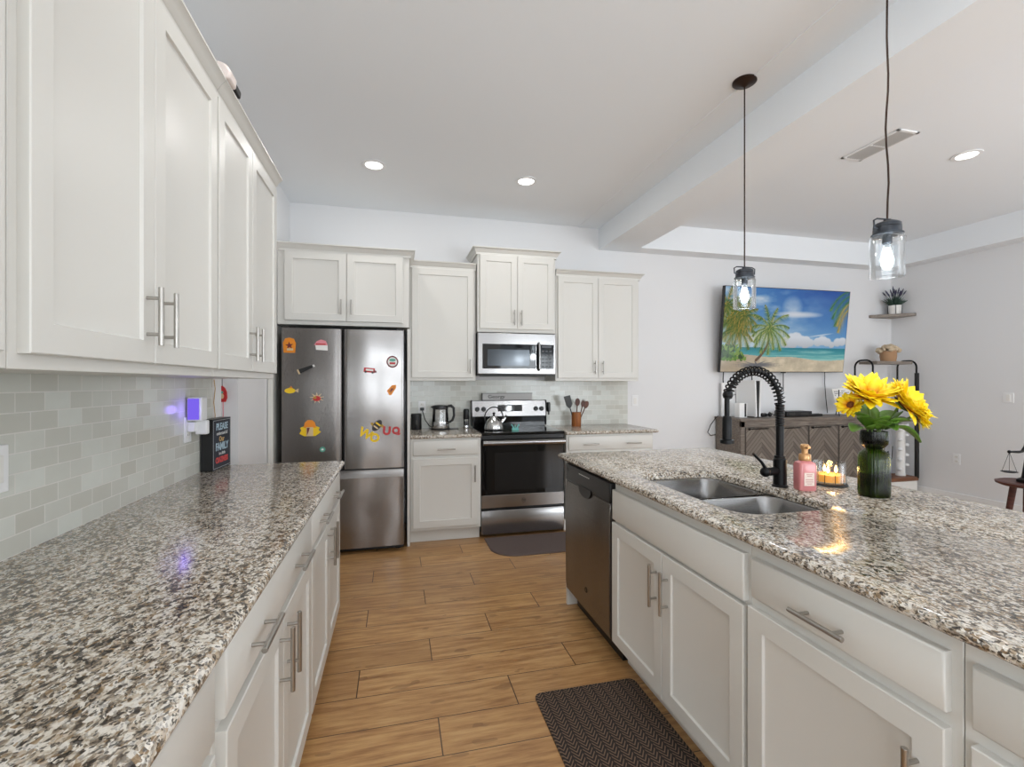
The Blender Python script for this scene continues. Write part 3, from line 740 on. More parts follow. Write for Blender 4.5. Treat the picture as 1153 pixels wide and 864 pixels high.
def pendant(x, y, zc, label, bend=0):
    zt = 1.985; t = thing('pendant_light', label, 'pendant light', (x, y, 1.757))
    o = 1.757; zc -= o
    MB().lathe([(.001, zc), (.062, zc), (.062, zc-.008), (.05, zc-.016), (.02, zc-.022), (.008, zc-.03), (.001, zc-.03)], n=36).build('canopy', 'bronze', t)
    pts = [(.004*math.sin(i*.9)*bend, .003*math.cos(i*1.3)*bend, .225+(zc-.025-.225)*i/14) for i in range(15)]
    pts[0] = (0, 0, .225); pts[-1] = (0, 0, zc-.025)
    MB().tube(pts, .0035, 8).build('cord', 'bronze', t)
    s = MB().lathe([(.001, .226), (.012, .226), (.014, .216), (.034, .214), (.044, .208), (.0455, .196), (.044, .194), (.046, .190), (.046, .172), (.052, .170), (.052, .166), (.001, .166)], n=32)
    s.build('cap', 'jarcap', t)
    s = MB().tube([(-.046, 0, .185), (-.064, 0, .19), (-.066, 0, .218), (-.05, 0, .226), (0, 0, .227), (.05, 0, .226), (.066, 0, .218), (.064, 0, .19), (.046, 0, .185)], .0032, 8)
    s.build('bail_wire', 'jarcap', t)
    g = MB().lathe([(.044, .168), (.052, .163), (.0565, .150), (.0565, .004), (.054, .0), (.052, .002), (.052, .006), (.053, .150), (.049, .160), (.042, .165)], n=40, cap0=False, cap1=False)
    g.build('glass_jar', 'jarglass', t)
    for zz in (.148, .006): MB().lathe([(.0555, zz), (.0575, zz+.0015), (.0555, zz+.003)], n=40, cap0=False, cap1=False).build('glass_rim', 'jarglass', t)
    MB().lathe([(.001, .166), (.016, .166), (.016, .135), (.012, .13), (.001, .13)], n=20).build('socket', 'jarcap', t)
    MB().lathe([(.011, .132), (.013, .120), (.022, .095), (.027, .072), (.026, .055), (.018, .038), (.001, .030)], n=24).build('bulb', 'jarglass', t)
    MB().lathe([(.001, .118), (.008, .115), (.016, .09), (.0205, .07), (.016, .048), (.001, .038)], n=20).build('filament', 'bulb', t)
    l = bpy.data.lights.new('light', 'POINT'); l.energy = PEND; l.color = (.9, .96, 1); l.shadow_soft_size = .035
    lo = bpy.data.objects.new('light', l); C.objects.link(lo); lo.parent = t; lo.location = (0, 0, -.04)
    return t
pendant(1.85, 2.195, H, 'clear glass jar pendant light with its dark canopy in view, in front of the television')
pendant(1.85, 1.425, H, 'nearer clear glass jar pendant light on a wavy cord above the sunflowers', 1)

# vent
t = thing('ceiling_vent', 'white rectangular air vent in the living area ceiling', 'vent', (3.32, 2.62, 3.035), R(0))
s = MB(); 
s.box(-.09, .09, -.21, -.19, -.008, 0).box(-.09, .09, .19, .21, -.008, 0).box(-.09, -.07, -.21, .21, -.008, 0).box(.07, .09, -.21, .21, -.008, 0).box(-.07, .07, -.006, .006, -.008, 0)
s.build('frame', 'plate', t, .001)
s = MB()
for k in range(7): x = -.062+k*.0205; s.prism([(x, -.001), (x+.002, 0), (x+.016, -.009), (x+.014, -.010)], -.19, .19, 'xz')
s.build('slats', mat('vent_slat', rgb(200, 200, 200), .5), t)
MB().box(-.07, .07, -.19, .19, -.0008, 0).build('backing', mat('vent_backing', rgb(120, 120, 120), .7), t)

# ------------------------------------------------------------ television and its picture
def rot2(dx, dy, a): return dx*math.cos(a)-dy*math.sin(a), dx*math.sin(a)+dy*math.cos(a)
def beach(W=400, Hh=225):
    rng = np.random.default_rng(3)
    X, Y = np.meshgrid((np.arange(W)+.5)/W, (np.arange(Hh)+.5)/Hh)  # Y up
    def fbm(sx, sy, seed, octv=5):
        r = np.random.default_rng(seed); out = np.zeros((Hh, W)); amp = 1; tot = 0
        for o in range(octv):
            gx, gy = int(sx*2**o)+2, int(sy*2**o)+2; g = r.random((gy+1, gx+1))
            fx = X*(gx-1); fy = Y*(gy-1); ix = fx.astype(int); iy = fy.astype(int); tx = fx-ix; ty = fy-iy
            tx = tx*tx*(3-2*tx); ty = ty*ty*(3-2*ty)
            out += amp*((g[iy, ix]*(1-tx)+g[iy, ix+1]*tx)*(1-ty)+(g[iy+1, ix]*(1-tx)+g[iy+1, ix+1]*tx)*ty); tot += amp; amp *= .55
        return out/tot
    A = lambda *c: np.array(c, float)/255
    img = np.zeros((Hh, W, 3))
    def lay(mask, col):
        m = np.clip(mask, 0, 1)[..., None]; img[:] = img*(1-m)+np.asarray(col)*m
    t = np.clip((Y-.28)/.72, 0, 1)[..., None]; lf = np.clip((X-.15)/.6, 0, 1)[..., None]
    deep = A(24, 84, 172); mid = A(70, 140, 205); pale = A(190, 220, 238)
    img[:] = (pale*(1-t)**2+mid*(1-(1-t)**2))*(1-lf)+((A(120, 180, 225)*(1-t)+deep*t))*lf
    cl = fbm(3, 4, 5); lay((cl-.47)*4*np.clip(1.15-X*1.3, 0, 1)*(Y > .3), A(240, 244, 248))
    lay(np.clip(1-((X-.53)/.09)**2-((Y-.78)/.16)**2, 0, 1)*1.1*fbm(6, 5, 9), A(250, 250, 252))
    lay(np.clip(1-((X-.58-(Y-.7)*.4)/.22)**2-((Y-.70)/.045)**2, 0, 1)*.9, A(240, 240, 246))
    lay(np.clip(1-((X-.78)/.12)**2-((Y-.455-(X-.78)*.25)/.012)**2, 0, 1)*.8, A(240, 244, 250))
    for cx, cy, r in ((.50, .36, .05), (.54, .40, .055), (.58, .42, .05), (.62, .38, .05), (.66, .38, .045), (.70, .36, .035), (.76, .37, .04), (.80, .39, .045), (.84, .37, .04), (.93, .37, .04), (.97, .38, .04), (.55, .35, .05), (.66, .34, .04), (.88, .34, .03)):
        d = 1-((X-cx)/r)**2-((Y-cy)/(r*1.5))**2; lay(d*3*(fbm(30, 20, int(cx*100))+.3), A(232, 238, 246)*(.85+.15*np.clip((Y-.3)/.12, 0, 1))[..., None])
    sea = (Y < .295) & (Y > .10); st = np.clip((Y-.12)/.17, 0, 1)[..., None]
    lay(sea*1.0, A(150, 214, 206)*(1-st)+A(24, 132, 150)*st)
    lay(sea*np.clip((fbm(4, 60, 12)-.5)*3, 0, .5)*(X > .3), A(200, 236, 226))
    sand = Y < (.20-.06*np.clip((X-.25)*1.6, 0, 1)+.01*np.sin(X*14))
    lay(sand*1.0, A(222, 206, 178)*(.85+.3*fbm(20, 14, 21))[..., None])
    lay(((Y < .20) & (X < .30) & sand)*.35, A(150, 130, 110))
    def stroke(p0, p1, w0, w1, col, curve=0, n=26, a=1.0):
        p0 = np.array(p0); p1 = np.array(p1); d = p1-p0; nrm = np.array([-d[1], d[0]])
        for i in range(n):
            f = i/(n-1); c = p0+d*f+nrm*curve*4*f*(1-f); r = w0+(w1-w0)*f
            x0, x1 = int(max((c[0]-r)*W-1, 0)), int(min((c[0]+r)*W+2, W)); y0, y1 = int(max((c[1]-r*1.78)*Hh-1, 0)), int(min((c[1]+r*1.78)*Hh+2, Hh))
            if x0 >= x1 or y0 >= y1: continue
            sx, sy = X[y0:y1, x0:x1]-c[0], (Y[y0:y1, x0:x1]-c[1])/1.78
            m = np.clip((r-np.sqrt(sx**2+sy**2))*W, 0, 1)[..., None]*a
            img[y0:y1, x0:x1] = img[y0:y1, x0:x1]*(1-m)+np.array(col)*m
    def frond(cx, cy, ang, L, cols, droop=.35):
        p = np.array([cx, cy]); v = np.array([math.cos(ang), math.sin(ang)]); seg = 24
        for i in range(seg):
            f = i/seg; v = v/np.linalg.norm(v); q = p+v*np.array([1, 1.78])*L/seg
            for sgn in (1, -1):
                nv = np.array([-v[1], v[0]])*sgn; ll = L*.34*math.sin(math.pi*min(f*.9+.12, 1))**.7
                e = p+(nv*.55+v*.75+np.array([0, -.45]))*ll*np.array([1, 1.78])
                stroke(p, e, .0042, .0012, A(*cols[rng.integers(len(cols))]), 0, 12, .9)
            stroke(p, q, .003, .002, A(*cols[0]), 0, 3)
            v = v+np.array([0, -droop*3/seg]); p = q
    def palm(cx, cy, L, angs, cols, droop=.35):
        for g in angs: frond(cx, cy, R(g), L*rng.uniform(.85, 1.1), cols, droop)
    G = [(70, 110, 40), (120, 150, 60), (160, 176, 84), (52, 88, 36), (190, 180, 96)]
    G2 = [(60, 92, 38), (96, 126, 52), (140, 140, 60), (196, 156, 70)]
    # palm shadow on the sand
    for g in range(0, 360, 24): stroke((.28, .08), (.28+.2*math.cos(R(g)), .08+.05*math.sin(R(g))), .010, .003, A(112, 112, 116), .02, 20, .6)
    stroke((.27, .14), (.35, .50), .011, .006, A(112, 84, 64), -.10, 60)
    stroke((.02, .15), (.05, .6), .010, .006, A(110, 90, 66), -.05, 50)
    for cx, cy, L in ((.05, .60, .17), (.02, .78, .16), (.12, .50, .15), (.16, .66, .13)):
        palm(cx, cy, L, (170, 140, 110, 80, 50, 20, -10, -40, -75, -110, -150, -175), G2)
    palm(.36, .52, .17, (175, 150, 125, 100, 78, 55, 30, 8, -15, -40, -65, -90, -120, -150, 195), G)
    for k in range(160):
        cx, cy = rng.uniform(0, .19), rng.uniform(.14, .30); 
        if cx < .19-(cy-.14)*.5: stroke((cx, cy), (cx+rng.uniform(-.015, .015), cy+.03), .012, .004, A(*[(60, 100, 36), (96, 140, 50), (40, 76, 30), (128, 160, 66)][rng.integers(4)]), 0, 4)
    G3 = [(60, 130, 44), (110, 160, 56), (40, 100, 34)]
    for k in range(3): frond(1.03, 1.02-.05*k, R(188+k*12), .25, G3, .45)
    for k in range(2): frond(1.03, .88-.06*k, R(205+k*8), .22, [(196, 160, 60), (150, 140, 50), (214, 180, 90)], .6)
    return np.clip(img, 0, 1)
img = beach()
def screen_mesh(parent, wdt, hgt, y):
    Hh, W, _ = img.shape
    xs = np.linspace(-wdt/2, wdt/2, W+1); zs = np.linspace(0, hgt, Hh+1)
    V = np.zeros(((W+1)*(Hh+1), 3)); gx, gz = np.meshgrid(xs, zs); V[:, 0] = gx.ravel(); V[:, 2] = gz.ravel(); V[:, 1] = y
    i, j = np.meshgrid(np.arange(W), np.arange(Hh)); a = (j*(W+1)+i).ravel()
    F = np.stack([a, a+1, a+W+2, a+W+1], 1)
    me = bpy.data.meshes.new('screen'); me.from_pydata(V.tolist(), [], F.tolist())
    at = me.color_attributes.new('picture', 'FLOAT_COLOR', 'CORNER')
    c = np.ones((len(F), 4, 4)); l = img.reshape(-1, 3); l = np.where(l <= .04045, l/12.92, ((l+.055)/1.055)**2.4); c[:, :, :3] = l[:, None, :]
    at.data.foreach_set('color', c.ravel())
    m = mat('television_picture', (0.01, .01, .01, 1), .12); n = N(m); q = n.n('Attribute', attribute_name='picture')
    n.l(q.outputs['Color'], n.p.inputs['Emission Color']); n.p.inputs['Emission Strength'].default_value = .62
    me.materials.append(m); o = bpy.data.objects.new('screen', me); C.objects.link(o); o.parent = parent
    return o
tv = thing('television', 'large wall-mounted television showing a palm beach, tilted slightly forward', 'television', (4.355, 4.555, 1.478))
tv.rotation_euler = (R(6), R(-.3), 0)
MB().box(-.857, .857, -.018, .025, 0, .955).build('casing', 'blackp', tv, .003)
MB().box(-.60, .60, .022, .055, .10, .55).build('rear_housing', 'blackp', tv, .01)
screen_mesh(tv, 1.700, .940, -.0195).location = (0, 0, .008)
MB().box(-.03, .03, -.0185, .0, -.008, .0).build('badge', 'slot', tv)
tag(MB().box(-.25, .25, -.075, 0, -.15, .15).build('wall_bracket', 'black', None, .002, (4.355, YB, 1.80)), 'black wall bracket behind the television', 'bracket')
def cable(label, pts, r=.003):
    b = pts[-1]; P = [(p[0]-b[0], p[1]-b[1], p[2]-b[2]) for p in pts]
    tag(MB().tube(P, r, 8).build('cable', 'blackp', None, 0, b), label, 'cable')
cable('black cable hanging from the left end of the television', [(3.60, 4.60, 1.50), (3.60, 4.61, 1.40), (3.605, 4.61, 1.32), (3.60, 4.60, 1.22)], .006)
cable('short black cable hanging below the television, second from the left', [(3.985, 4.61, 1.50), (3.985, 4.61, 1.40), (3.99, 4.61, 1.28)], .006)
cable('black cable hanging below the middle of the television', [(4.42, 4.61, 1.50), (4.42, 4.61, 1.38), (4.42, 4.61, 1.24)], .005)
cable('long thin black cable running from the right of the television to the sideboard', [(5.02, 4.61, 1.50), (5.03, 4.62, 1.35), (5.05, 4.62, 1.15), (5.06, 4.61, .99)], .004)
cable('looped black cord beside the left end of the sideboard', [(3.50, 4.56, .985), (3.48, 4.58, .96), (3.43, 4.60, .88), (3.40, 4.61, .80), (3.44, 4.61, .76), (3.50, 4.61, .77)], .005)

# ------------------------------------------------------------ sideboard
t = thing('sideboard', 'weathered grey wooden sideboard with chevron doors below the television', 'sideboard', (4.385, 4.23, 0))
hw = .865
s = MB().box(-hw, -hw+.05, 0, .40, 0, .945).box(hw-.05, hw, 0, .40, 0, .945).box(-hw+.05, hw-.05, .02, .40, .08, .945).box(-hw, hw, 0, .02, .885, .945).box(-hw, hw, .0, .02, .05, .10)
s.build('body', 'greywood', t, .002)
MB().box(-hw-.01, hw+.01, -.012, .41, .945, .975).build('top', 'greywood', t, .003)
dx = (2*hw-.10)/4
for k in range(4):
    a = -hw+.05+k*dx
    d = MB().box(a+.012, a+dx-.012, -.006, .02, .105, .878).build('door', 'chevron', t, .001)
    MB().box(a, a+.012, -.004, .02, .10, .885).box(a+dx-.012, a+dx, -.004, .02, .10, .885).build('stile', mat('dark_stile', rgb(60, 52, 46), .6), d)
    s = MB().tube([(a+.03, -.03, .868), (a+.27, -.03, .868)], .006, 8); s.ball((a+.035, -.028, .866), .013)
    s.cyl((a+.035, -.03, .868), (a+.035, -.004, .868), .005); s.cyl((a+.265, -.03, .868), (a+.265, -.004, .868), .005)
    s.build('handle', 'black', d)
# things on the sideboard
t = thing('game_console', 'white upright game console with a black centre strip on the sideboard', 'game console', (3.80, 4.45, .975), R(8))
MB().box(-.045, .045, -.11, .11, 0, .012).build('stand', 'blackp', t, .002)
MB().prism([(-.012, .012), (.012, .012), (.030, .40), (-.030, .40)], -.12, .12, 'xz').build('core', 'blackp', t)
for s_ in (-1, 1):
    p = [(s_*.014, .012), (s_*.034, .005), (s_*.05, .41), (s_*.032, .395)]
    MB().prism(p, -.13, .13, 'xz').build('side_panel', 'plate', t, .003)
t = thing('framed_panel', 'white rectangular panel with black line art leaning behind the faucet', 'panel', (3.70, 4.60, .975))
MB().box(-.13, .10, -.012, .012, 0, .38).build('panel', 'plate', t, .002)
MB().tube([(-.10, -.0135, .20), (-.02, -.0135, .235), (.07, -.0135, .25)], .003, 6).tube([(-.085, -.0135, .10), (-.075, -.0135, .19)], .0025, 6).build('line_art', 'slot', t)
t = thing('white_speaker', 'small white box with a black front strip on the left of the sideboard', 'speaker', (3.66, 4.40, .975))
MB().box(-.05, .05, -.04, .04, 0, .16).build('body', 'plate', t, .006); MB().box(.015, .036, -.043, -.038, .01, .155).build('grille', 'blackp', t)
t = thing('controller', 'small dark game controller lying on the sideboard', 'controller', (3.98, 4.42, .975))
s = MB().ball((0, 0, .022), .035, (1.3, .9, .6)).ball((-.05, -.03, .025), .022).ball((.05, -.03, .025), .022); s.build('body', 'blackp', t)
MB().tube([(.04, .0, .02), (.10, .03, .05), (.16, .04, .02), (.20, .05, .006)], .004, 8).build('cord', 'blackp', t)
MB().ball((-.03, -.012, .045), .008).ball((.03, -.012, .045), .008).build('thumbstick', 'plate', t)
t = thing('cable_box', 'flat black electronic box on the middle of the sideboard', 'media box', (4.37, 4.42, .975))
MB().box(-.17, .17, -.09, .09, .006, .062).build('body', 'blackp', t, .004)
MB().box(-.14, -.06, -.092, -.088, .02, .045).box(.02, .12, -.092, -.088, .02, .045).build('front_display', 'slot', t)
for x in (-.14, .14): MB().cyl((x, -.05, 0), (x, -.05, .006), .012).cyl((x, .05, 0), (x, .05, .006), .012).build('foot', 'rubber', t)
t = thing('remote_control', 'low black remote control right of the flat media box', 'remote control', (4.645, 4.40, .975), R(10))
MB().box(-.10, .10, -.035, .035, 0, .026).build('body', 'blackp', t, .008); s = MB()
for k in range(6): s.cyl((-.075+k*.028, 0, .025), (-.075+k*.028, 0, .029), .007, n=10)
s.build('buttons', 'slot', t)
t = thing('letter_board', 'white letter board on a black easel at the right of the sideboard', 'letter board', (5.05, 4.35, .975))
tl = Matrix.Translation((0, 0, .055)) @ Matrix.Rotation(R(-14), 4, 'X') @ Matrix.Rotation(R(-4), 4, 'Y')
MB().box(-.13, .13, -.006, .006, 0, .27).xf(tl).build('board', 'white', t, .002)
s = MB(); rr = random.Random(5)
for row, z in enumerate((.235, .212, .19, .155, .12, .075)):
    x = -.11
    while x < .10:
        w_ = rr.uniform(.006, .014) if row not in (3, 5) else .014
        if rr.random() > .18: s.box(x, x+w_, -.0075, -.006, z-.004, z+.004+(.006 if row in (3, 5) else 0))
        x += w_+.006
s.xf(tl).build('print', 'slot', t)
s = MB().tube([(-.135, -.02, .30), (-.14, -.02, .05), (-.15, -.04, .003)], .005, 8).tube([(-.15, -.015, .06), (.15, -.015, .06)], .005, 8).tube([(.135, -.04, .003), (.13, -.02, .06)], .005, 8).tube([(0, .085, .20), (0, .14, .003)], .005, 8).ball((-.139, -.012, .17), .014)
s.build('easel', 'black', t)

# ------------------------------------------------------------ corner shelf, plant, rack
t = thing('corner_shelf', 'small grey wooden shelf in the room corner carrying the lavender pot', 'shelf', (XR, YB, 2.165))
MB().prism([(-.003, -.003), (-.36, -.003), (-.36, -.03), (-.03-.0, -.30), (-.003, -.30)], 0, .035, 'xy').build('board', 'shelfwood', t, .003)
t = thing('lavender_plant', 'artificial lavender in a small white pot on the corner shelf', 'potted plant', (5.99, 4.52, 2.2))
MB().lathe([(.001, 0), (.058, 0), (.062, .005), (.066, .11), (.060, .11), (.058, .10), (.001, .10)], n=24).build('pot', 'white', t)
for k in range(4):
    a = R(45+90*k); MB().tube([(.069*math.cos(a), .069*math.sin(a), .0), (.071*math.cos(a), .071*math.sin(a), .118)], .003, 6).build('wire', 'black', t)
M['leafdk'] = mat('dark_sage_leaf', rgb(52, 76, 64), .6); M['lav'] = mat('lavender_bloom', rgb(62, 60, 84), .7)
s = MB(); f = MB(); rr = random.Random(11)
for k in range(150):
    a = rr.uniform(0, 2*math.pi); tt = rr.uniform(0, 1); L = rr.uniform(.08, .15)
    o = Vector((math.cos(a)*.04*tt, math.sin(a)*.04*tt, .10)); e = o+Vector((math.cos(a)*L*tt*.9, math.sin(a)*L*tt*.6, L*(1-.45*tt)))
    m_ = o.lerp(e, .5)+Vector((0, 0, .01)); s.tube([o, m_, e], [.002, .006, .001], 5)
for k in range(26):
    a = rr.uniform(0, 2*math.pi); tt = rr.uniform(.2, 1); L = rr.uniform(.19, .27)
    o = Vector((0, 0, .10)); e = o+Vector((math.cos(a)*L*tt*.62, math.sin(a)*L*tt*.4, L*(1-.25*tt)))
    s.tube([o, o.lerp(e, .75)], .0016, 5); f.tube([o.lerp(e, .72), o.lerp(e, .85), e], [.003, .0085, .003], 6)
s.build('foliage', 'leafdk', t); f.build('flower_spikes', 'lav', t)

RX0, RX1, RY0, RY1 = 5.37, 6.03, 4.30, 4.52
tag(MB().box(0, .62, 0, .30, 0, .19).build('storage_box', 'white', None, .004, (5.40, 4.28, 0)), 'low white box under the corner rack', 'box')
t = thing('corner_rack', 'black-framed rack with wooden shelves standing in the corner', 'rack', (RX0, RY0, .192))
zt = 1.43; yd = RY1-RY0
for i, x in enumerate((0, RX1-RX0)):
    pts = [(x, 0, 0), (x, 0, zt-.08)]+[(x, .08-.08*math.cos(R(a)), zt-.08+.08*math.sin(R(a))) for a in range(15, 91, 15)]+[(x, yd-.08+.08*math.sin(R(a)), zt-.08+.08*math.cos(R(a))) for a in range(0, 91, 15)]+[(x, yd, 0)]
    MB().tube(pts, .010, 10).build('side_frame', 'black', t)
MB().cyl((RX1-RX0, -.004, .03), (RX1-RX0, -.004, 1.28), .022, n=16).build('padded_post', 'rubber', t)
MB().box(-.01, RX1-RX0+.01, -.02, yd+.01, .0, .045).build('shelf', 'brownwood', t, .004)
MB().box(.06, RX1-RX0-.06, 0, yd, zt-.045, zt-.012).build('shelf', 'shelfwood', t, .003)
MB().box(.0, RX1-RX0, .01, yd-.01, .70, .72).build('shelf', 'shelfwood', t, .003)
t = thing('flower_basket', 'tan basket of dried cream flowers on top of the corner rack', 'flower basket', (5.735, 4.405, .192+zt-.012))
MB().lathe([(.001, 0), (.075, 0), (.085, .06), (.082, .125), (.001, .125)], n=24).build('basket', mat('woven_tan', rgb(176, 138, 104), .8), t)
s = MB(); rr = random.Random(4)
for k in range(70):
    a = rr.uniform(0, 6.283); q = rr.uniform(0, 1)**.5; rad = .105*q
    s.ball((rad*math.cos(a), rad*math.sin(a), .13+.055*(1-q*q)+rr.uniform(-.02, .01)), rr.uniform(.018, .03), (1, 1, .8), 8, 6)
s.build('blossoms', mat('dried_cream_flower', rgb(206, 186, 158), .9), t)
# white tower with round pegs and a black twig ornament on the bottom shelf
t = thing('peg_tower', 'tall white column with round bumps on the lower shelf of the corner rack', 'ornament', (5.92, 4.40, .237))
s = MB().lathe([(.001, 0), (.05, 0), (.052, .02), (.045, .03), (.045, .62), (.001, .645)], n=24); s.build('column', 'white', t)
for k in range(5):
    for sg in (-1, 1): MB().ball((sg*.052, -.03, .08+k*.12+(.05 if sg > 0 else 0)), .026, (1, 1, .8)).build('bump', 'plate', t)
t = thing('twig_ornament', 'small black branching ornament beside the vase on the rack', 'ornament', (5.70, 4.38, .237))
MB().lathe([(.001, 0), (.04, 0), (.04, .01), (.006, .02), (.001, .02)], n=16).build('base', 'black', t)
s = MB().tube([(0, 0, .02), (.01, 0, .16), (-.01, 0, .30)], .006, 8).tube([(.005, 0, .13), (.06, 0, .22), (.07, 0, .36)], .004, 6).tube([(0, 0, .20), (-.06, 0, .27), (-.05, 0, .38)], .004, 6).tube([(.01, 0, .18), (.03, .02, .30)], .004, 6)
s.build('branches', 'black', t)

# ------------------------------------------------------------ side table and scales
t = thing('side_table', 'dark red wooden tripod side table at the right edge', 'side table', (4.625, 2.50, 0))
MB().lathe([(.001, .575), (.165, .575), (.188, .585), (.192, .60), (.172, .605), (.168, .600), (.001, .600)], n=40).build('table_top', 'redwood', t)
for a in (200, 80, 320):
    ca, sa = math.cos(R(a)), math.sin(R(a)); MB().tube([(.11*ca, .11*sa, .58), (.20*ca, .20*sa, 0)], [.022, .017], 12).build('leg', 'redwood', t)
t = thing('justice_scales', 'black figure holding balance scales on the dark red side table', 'figurine', (4.625, 2.50, .605))
s = MB().lathe([(.001, 0), (.075, 0), (.075, .018), (.05, .03), (.046, .05), (.034, .16), (.028, .21), (.036, .27), (.030, .305), (.012, .325), (.011, .34), (.001, .345)], n=28)
s.ball((0, 0, .365), .026, (1, 1, 1.2))
s.tube([(-.03, 0, .29), (-.09, 0, .235), (-.125, 0, .232), (-.228, -.0, .238)], [.013, .010, .010, .007], 10)
s.tube([(.03, 0, .29), (.05, -.02, .22), (.03, -.05, .16)], [.013, .010, .008], 10)
s.build('body', 'black', t)
MB().tube([(.03, -.05, .17), (.045, -.06, .02)], .004, 8).build('sword', 'black', t)
s = MB(); px = -.222
s.ball((px, 0, .237), .012)
for k in range(3):
    a = R(30+120*k); s.tube([(px, 0, .235), (px+.046*math.cos(a), .046*math.sin(a), .088)], .0014, 5)
s.lathe([(.001, .082), (.03, .083), (.048, .090), (.048, .0915), (.03, .085), (.001, .084)], (px, 0, 0), 24)
s.build('scale_pan', 'black', t)

# ------------------------------------------------------------ wall plates
def plate(name, label, cat, loc, rz, kind, w_=.072, h_=.116):
    t = thing(name, label, cat, loc, rz)
    MB().box(-w_/2, w_/2, -.006, 0, -h_/2, h_/2).build('plate', 'plate', t, .002)
    if kind == 'outlet':
        for z in (-.024, .024):
            MB().box(-.016, .016, -.0075, -.005, z-.015, z+.015).build('socket', 'white', t, .003)
            MB().box(-.008, -.006, -.0080, -.0074, z-.004, z+.006).box(.006, .008, -.0080, -.0074, z-.004, z+.006).build('slots', 'slot', t)
    else:
        MB().box(-.016, .016, -.009, -.005, -.033, .033).build('rocker', 'white', t, .001)
    return t
plate('wall_outlet', 'white outlet low on the right living-room wall', 'outlet', (XR, 3.93, .50), PI2*-1, 'outlet')
plate('wall_control', 'white control plate high on the right living-room wall', 'switch', (XR, 3.47, 1.20), -PI2, 'switch', .09, .10)
plate('light_switch', 'white switch plate on the left backsplash at the left edge', 'switch', (XL+.009, 1.385, 1.14), PI2, 'switch')
plate('light_switch', 'white switch plate just right of the back tile', 'switch', (2.52, YB, 1.16), 0, 'switch')
plate('wall_outlet', 'white outlet with a black plug above the electric kettle', 'outlet', (.245, YB-.009, 1.12), 0, 'outlet')
plate('wall_outlet', 'white outlet on the left backsplash holding a plug-in night light', 'outlet', (XL+.009, 2.45, 1.135), PI2, 'outlet')
t = thing('night_light', 'white plug-in device glowing purple on the left backsplash', 'night light', (XL+.016, 2.455, 1.12), PI2)
MB().box(-.028, .040, -.062, -.001, .055, .165).build('body', 'plate', t, .006)
MB().box(-.034, -.0285, -.052, -.006, .062, .158).build('lens', 'purple', t, .002)
MB().box(-.02, .02, -.03, 0, .005, .05).build('plug', 'plate', t, .005)
MB().box(.01, .045, -.07, -.02, -.01, .056).build('charger', 'plate', t, .006)
l = bpy.data.lights.new('light', 'POINT'); l.energy = .09; l.color = (.3, .2, 1); l.shadow_soft_size = .02
o = bpy.data.objects.new('light', l); C.objects.link(o); o.parent = t; o.location = (-.065, -.03, .11)

# ------------------------------------------------------------ left counter things
t = thing('box_sign', 'black box sign with chalkboard-style family lettering on the left counter', 'sign', (-.868, 2.69, .9145), PI2-R(3))
MB().box(-.10, .12, .0, .052, .0, .255).build('box', mat('sign_black', rgb(14, 14, 16), .4), t, .001)
f = MB().box(-.098, .118, -.001, .0005, .002, .253).build('face', mat('chalkboard_navy', rgb(38, 44, 56), .6), t)
RT = (R(90), 0, 0)
M['chalkb'] = mat('pale_blue_ink', rgb(176, 200, 214), .6); M['chalkw'] = mat('chalk_white', rgb(206, 206, 204), .6)
M['chalkg'] = mat('ochre_ink', rgb(196, 160, 104), .6); M['chalkr'] = mat('red_ink', rgb(206, 74, 74), .6)
s = MB()
for a, b, e, g in ((-.093, .113, .246, .2475), (-.093, .113, .008, .0095)): s.box(a, b, -.0016, -.001, e, g)
for a in (-.093, .1115): s.box(a, a+.0015, -.0016, -.001, .008, .2475)
s.build('border', 'chalkw', f)
text('PLEASE', .048, 'chalkb', f, (.01, -.0012, .213), RT, bold=.0012, sx=.95)
text('understand all', .026, 'chalkw', f, (.01, -.0012, .180), RT, sx=.9)
text('Our', .036, 'chalkg', f, (.005, -.0012, .150), RT, bold=.001)
text('FAMILY', .052, 'chalkb', f, (.01, -.0012, .112), RT, bold=.0015, sx=.9)
text('is a little', .022, 'chalkw', f, (.01, -.0012, .078), RT, bold=.0004)
text('CRAZINESS', .038, 'chalkr', f, (.008, -.0012, .045), RT, bold=.0018, sx=.78)
t = thing('hanging_ornament', 'red apple-shaped ornament hanging on a thin cord beyond the tiled wall', 'ornament', (-1.010, 3.165, 1.236))
MB().prism([(-.03, 0), (.014, 0), (.022, .025), (.020, .060), (.010, .085), (-.005, .098), (-.03, .08)], -.006, .006, 'xz').build('body', 'red', t, .001)
MB().prism(ell(.010, .016, -.004, .035), -.008, -.006, 'xz').build('emblem', 'tan', t)
MB().prism(ell(.007, .008, -.004, .058), -.0085, -.006, 'xz').build('leaf', 'teal', t)
MB().tube([(-.005, 0, .096), (-.005, 0, .30)], .002, 6).build('cord', 'slot', t)
MB().tube([(.0, 0, .002), (.0, 0, -.12)], .003, 6).build('ribbon', 'pink', t)
tag(MB().tube([(0, 0, 0), (.004, .004, -.05), (0, -.004, -.12), (.005, 0, -.19), (0, .003, -.25)], .0022, 6).build('hanging_wire', 'chalkg', None, 0, (XL+.0035, 2.80, 1.368)),
    'thin wire hanging on the wall strip beside the tile', 'wire')
t = thing('security_camera', 'small white and black camera on top of the left wall cabinets', 'camera', (-.612, 1.945, 2.4475), 0)
s = MB().prism([(-.035, 0), (.03, 0), (.033, .03), (.02, .052), (-.01, .06), (-.035, .05)], -.055, .02, 'xz').build('body', mat('camera_white', rgb(226, 214, 208), .35), t, .008)
MB().prism([(-.030, .004), (.026, .004), (.029, .028), (.016, .045), (-.01, .05), (-.030, .044)], .018, .085, 'xz').build('lens_housing', 'blackp', t, .006)

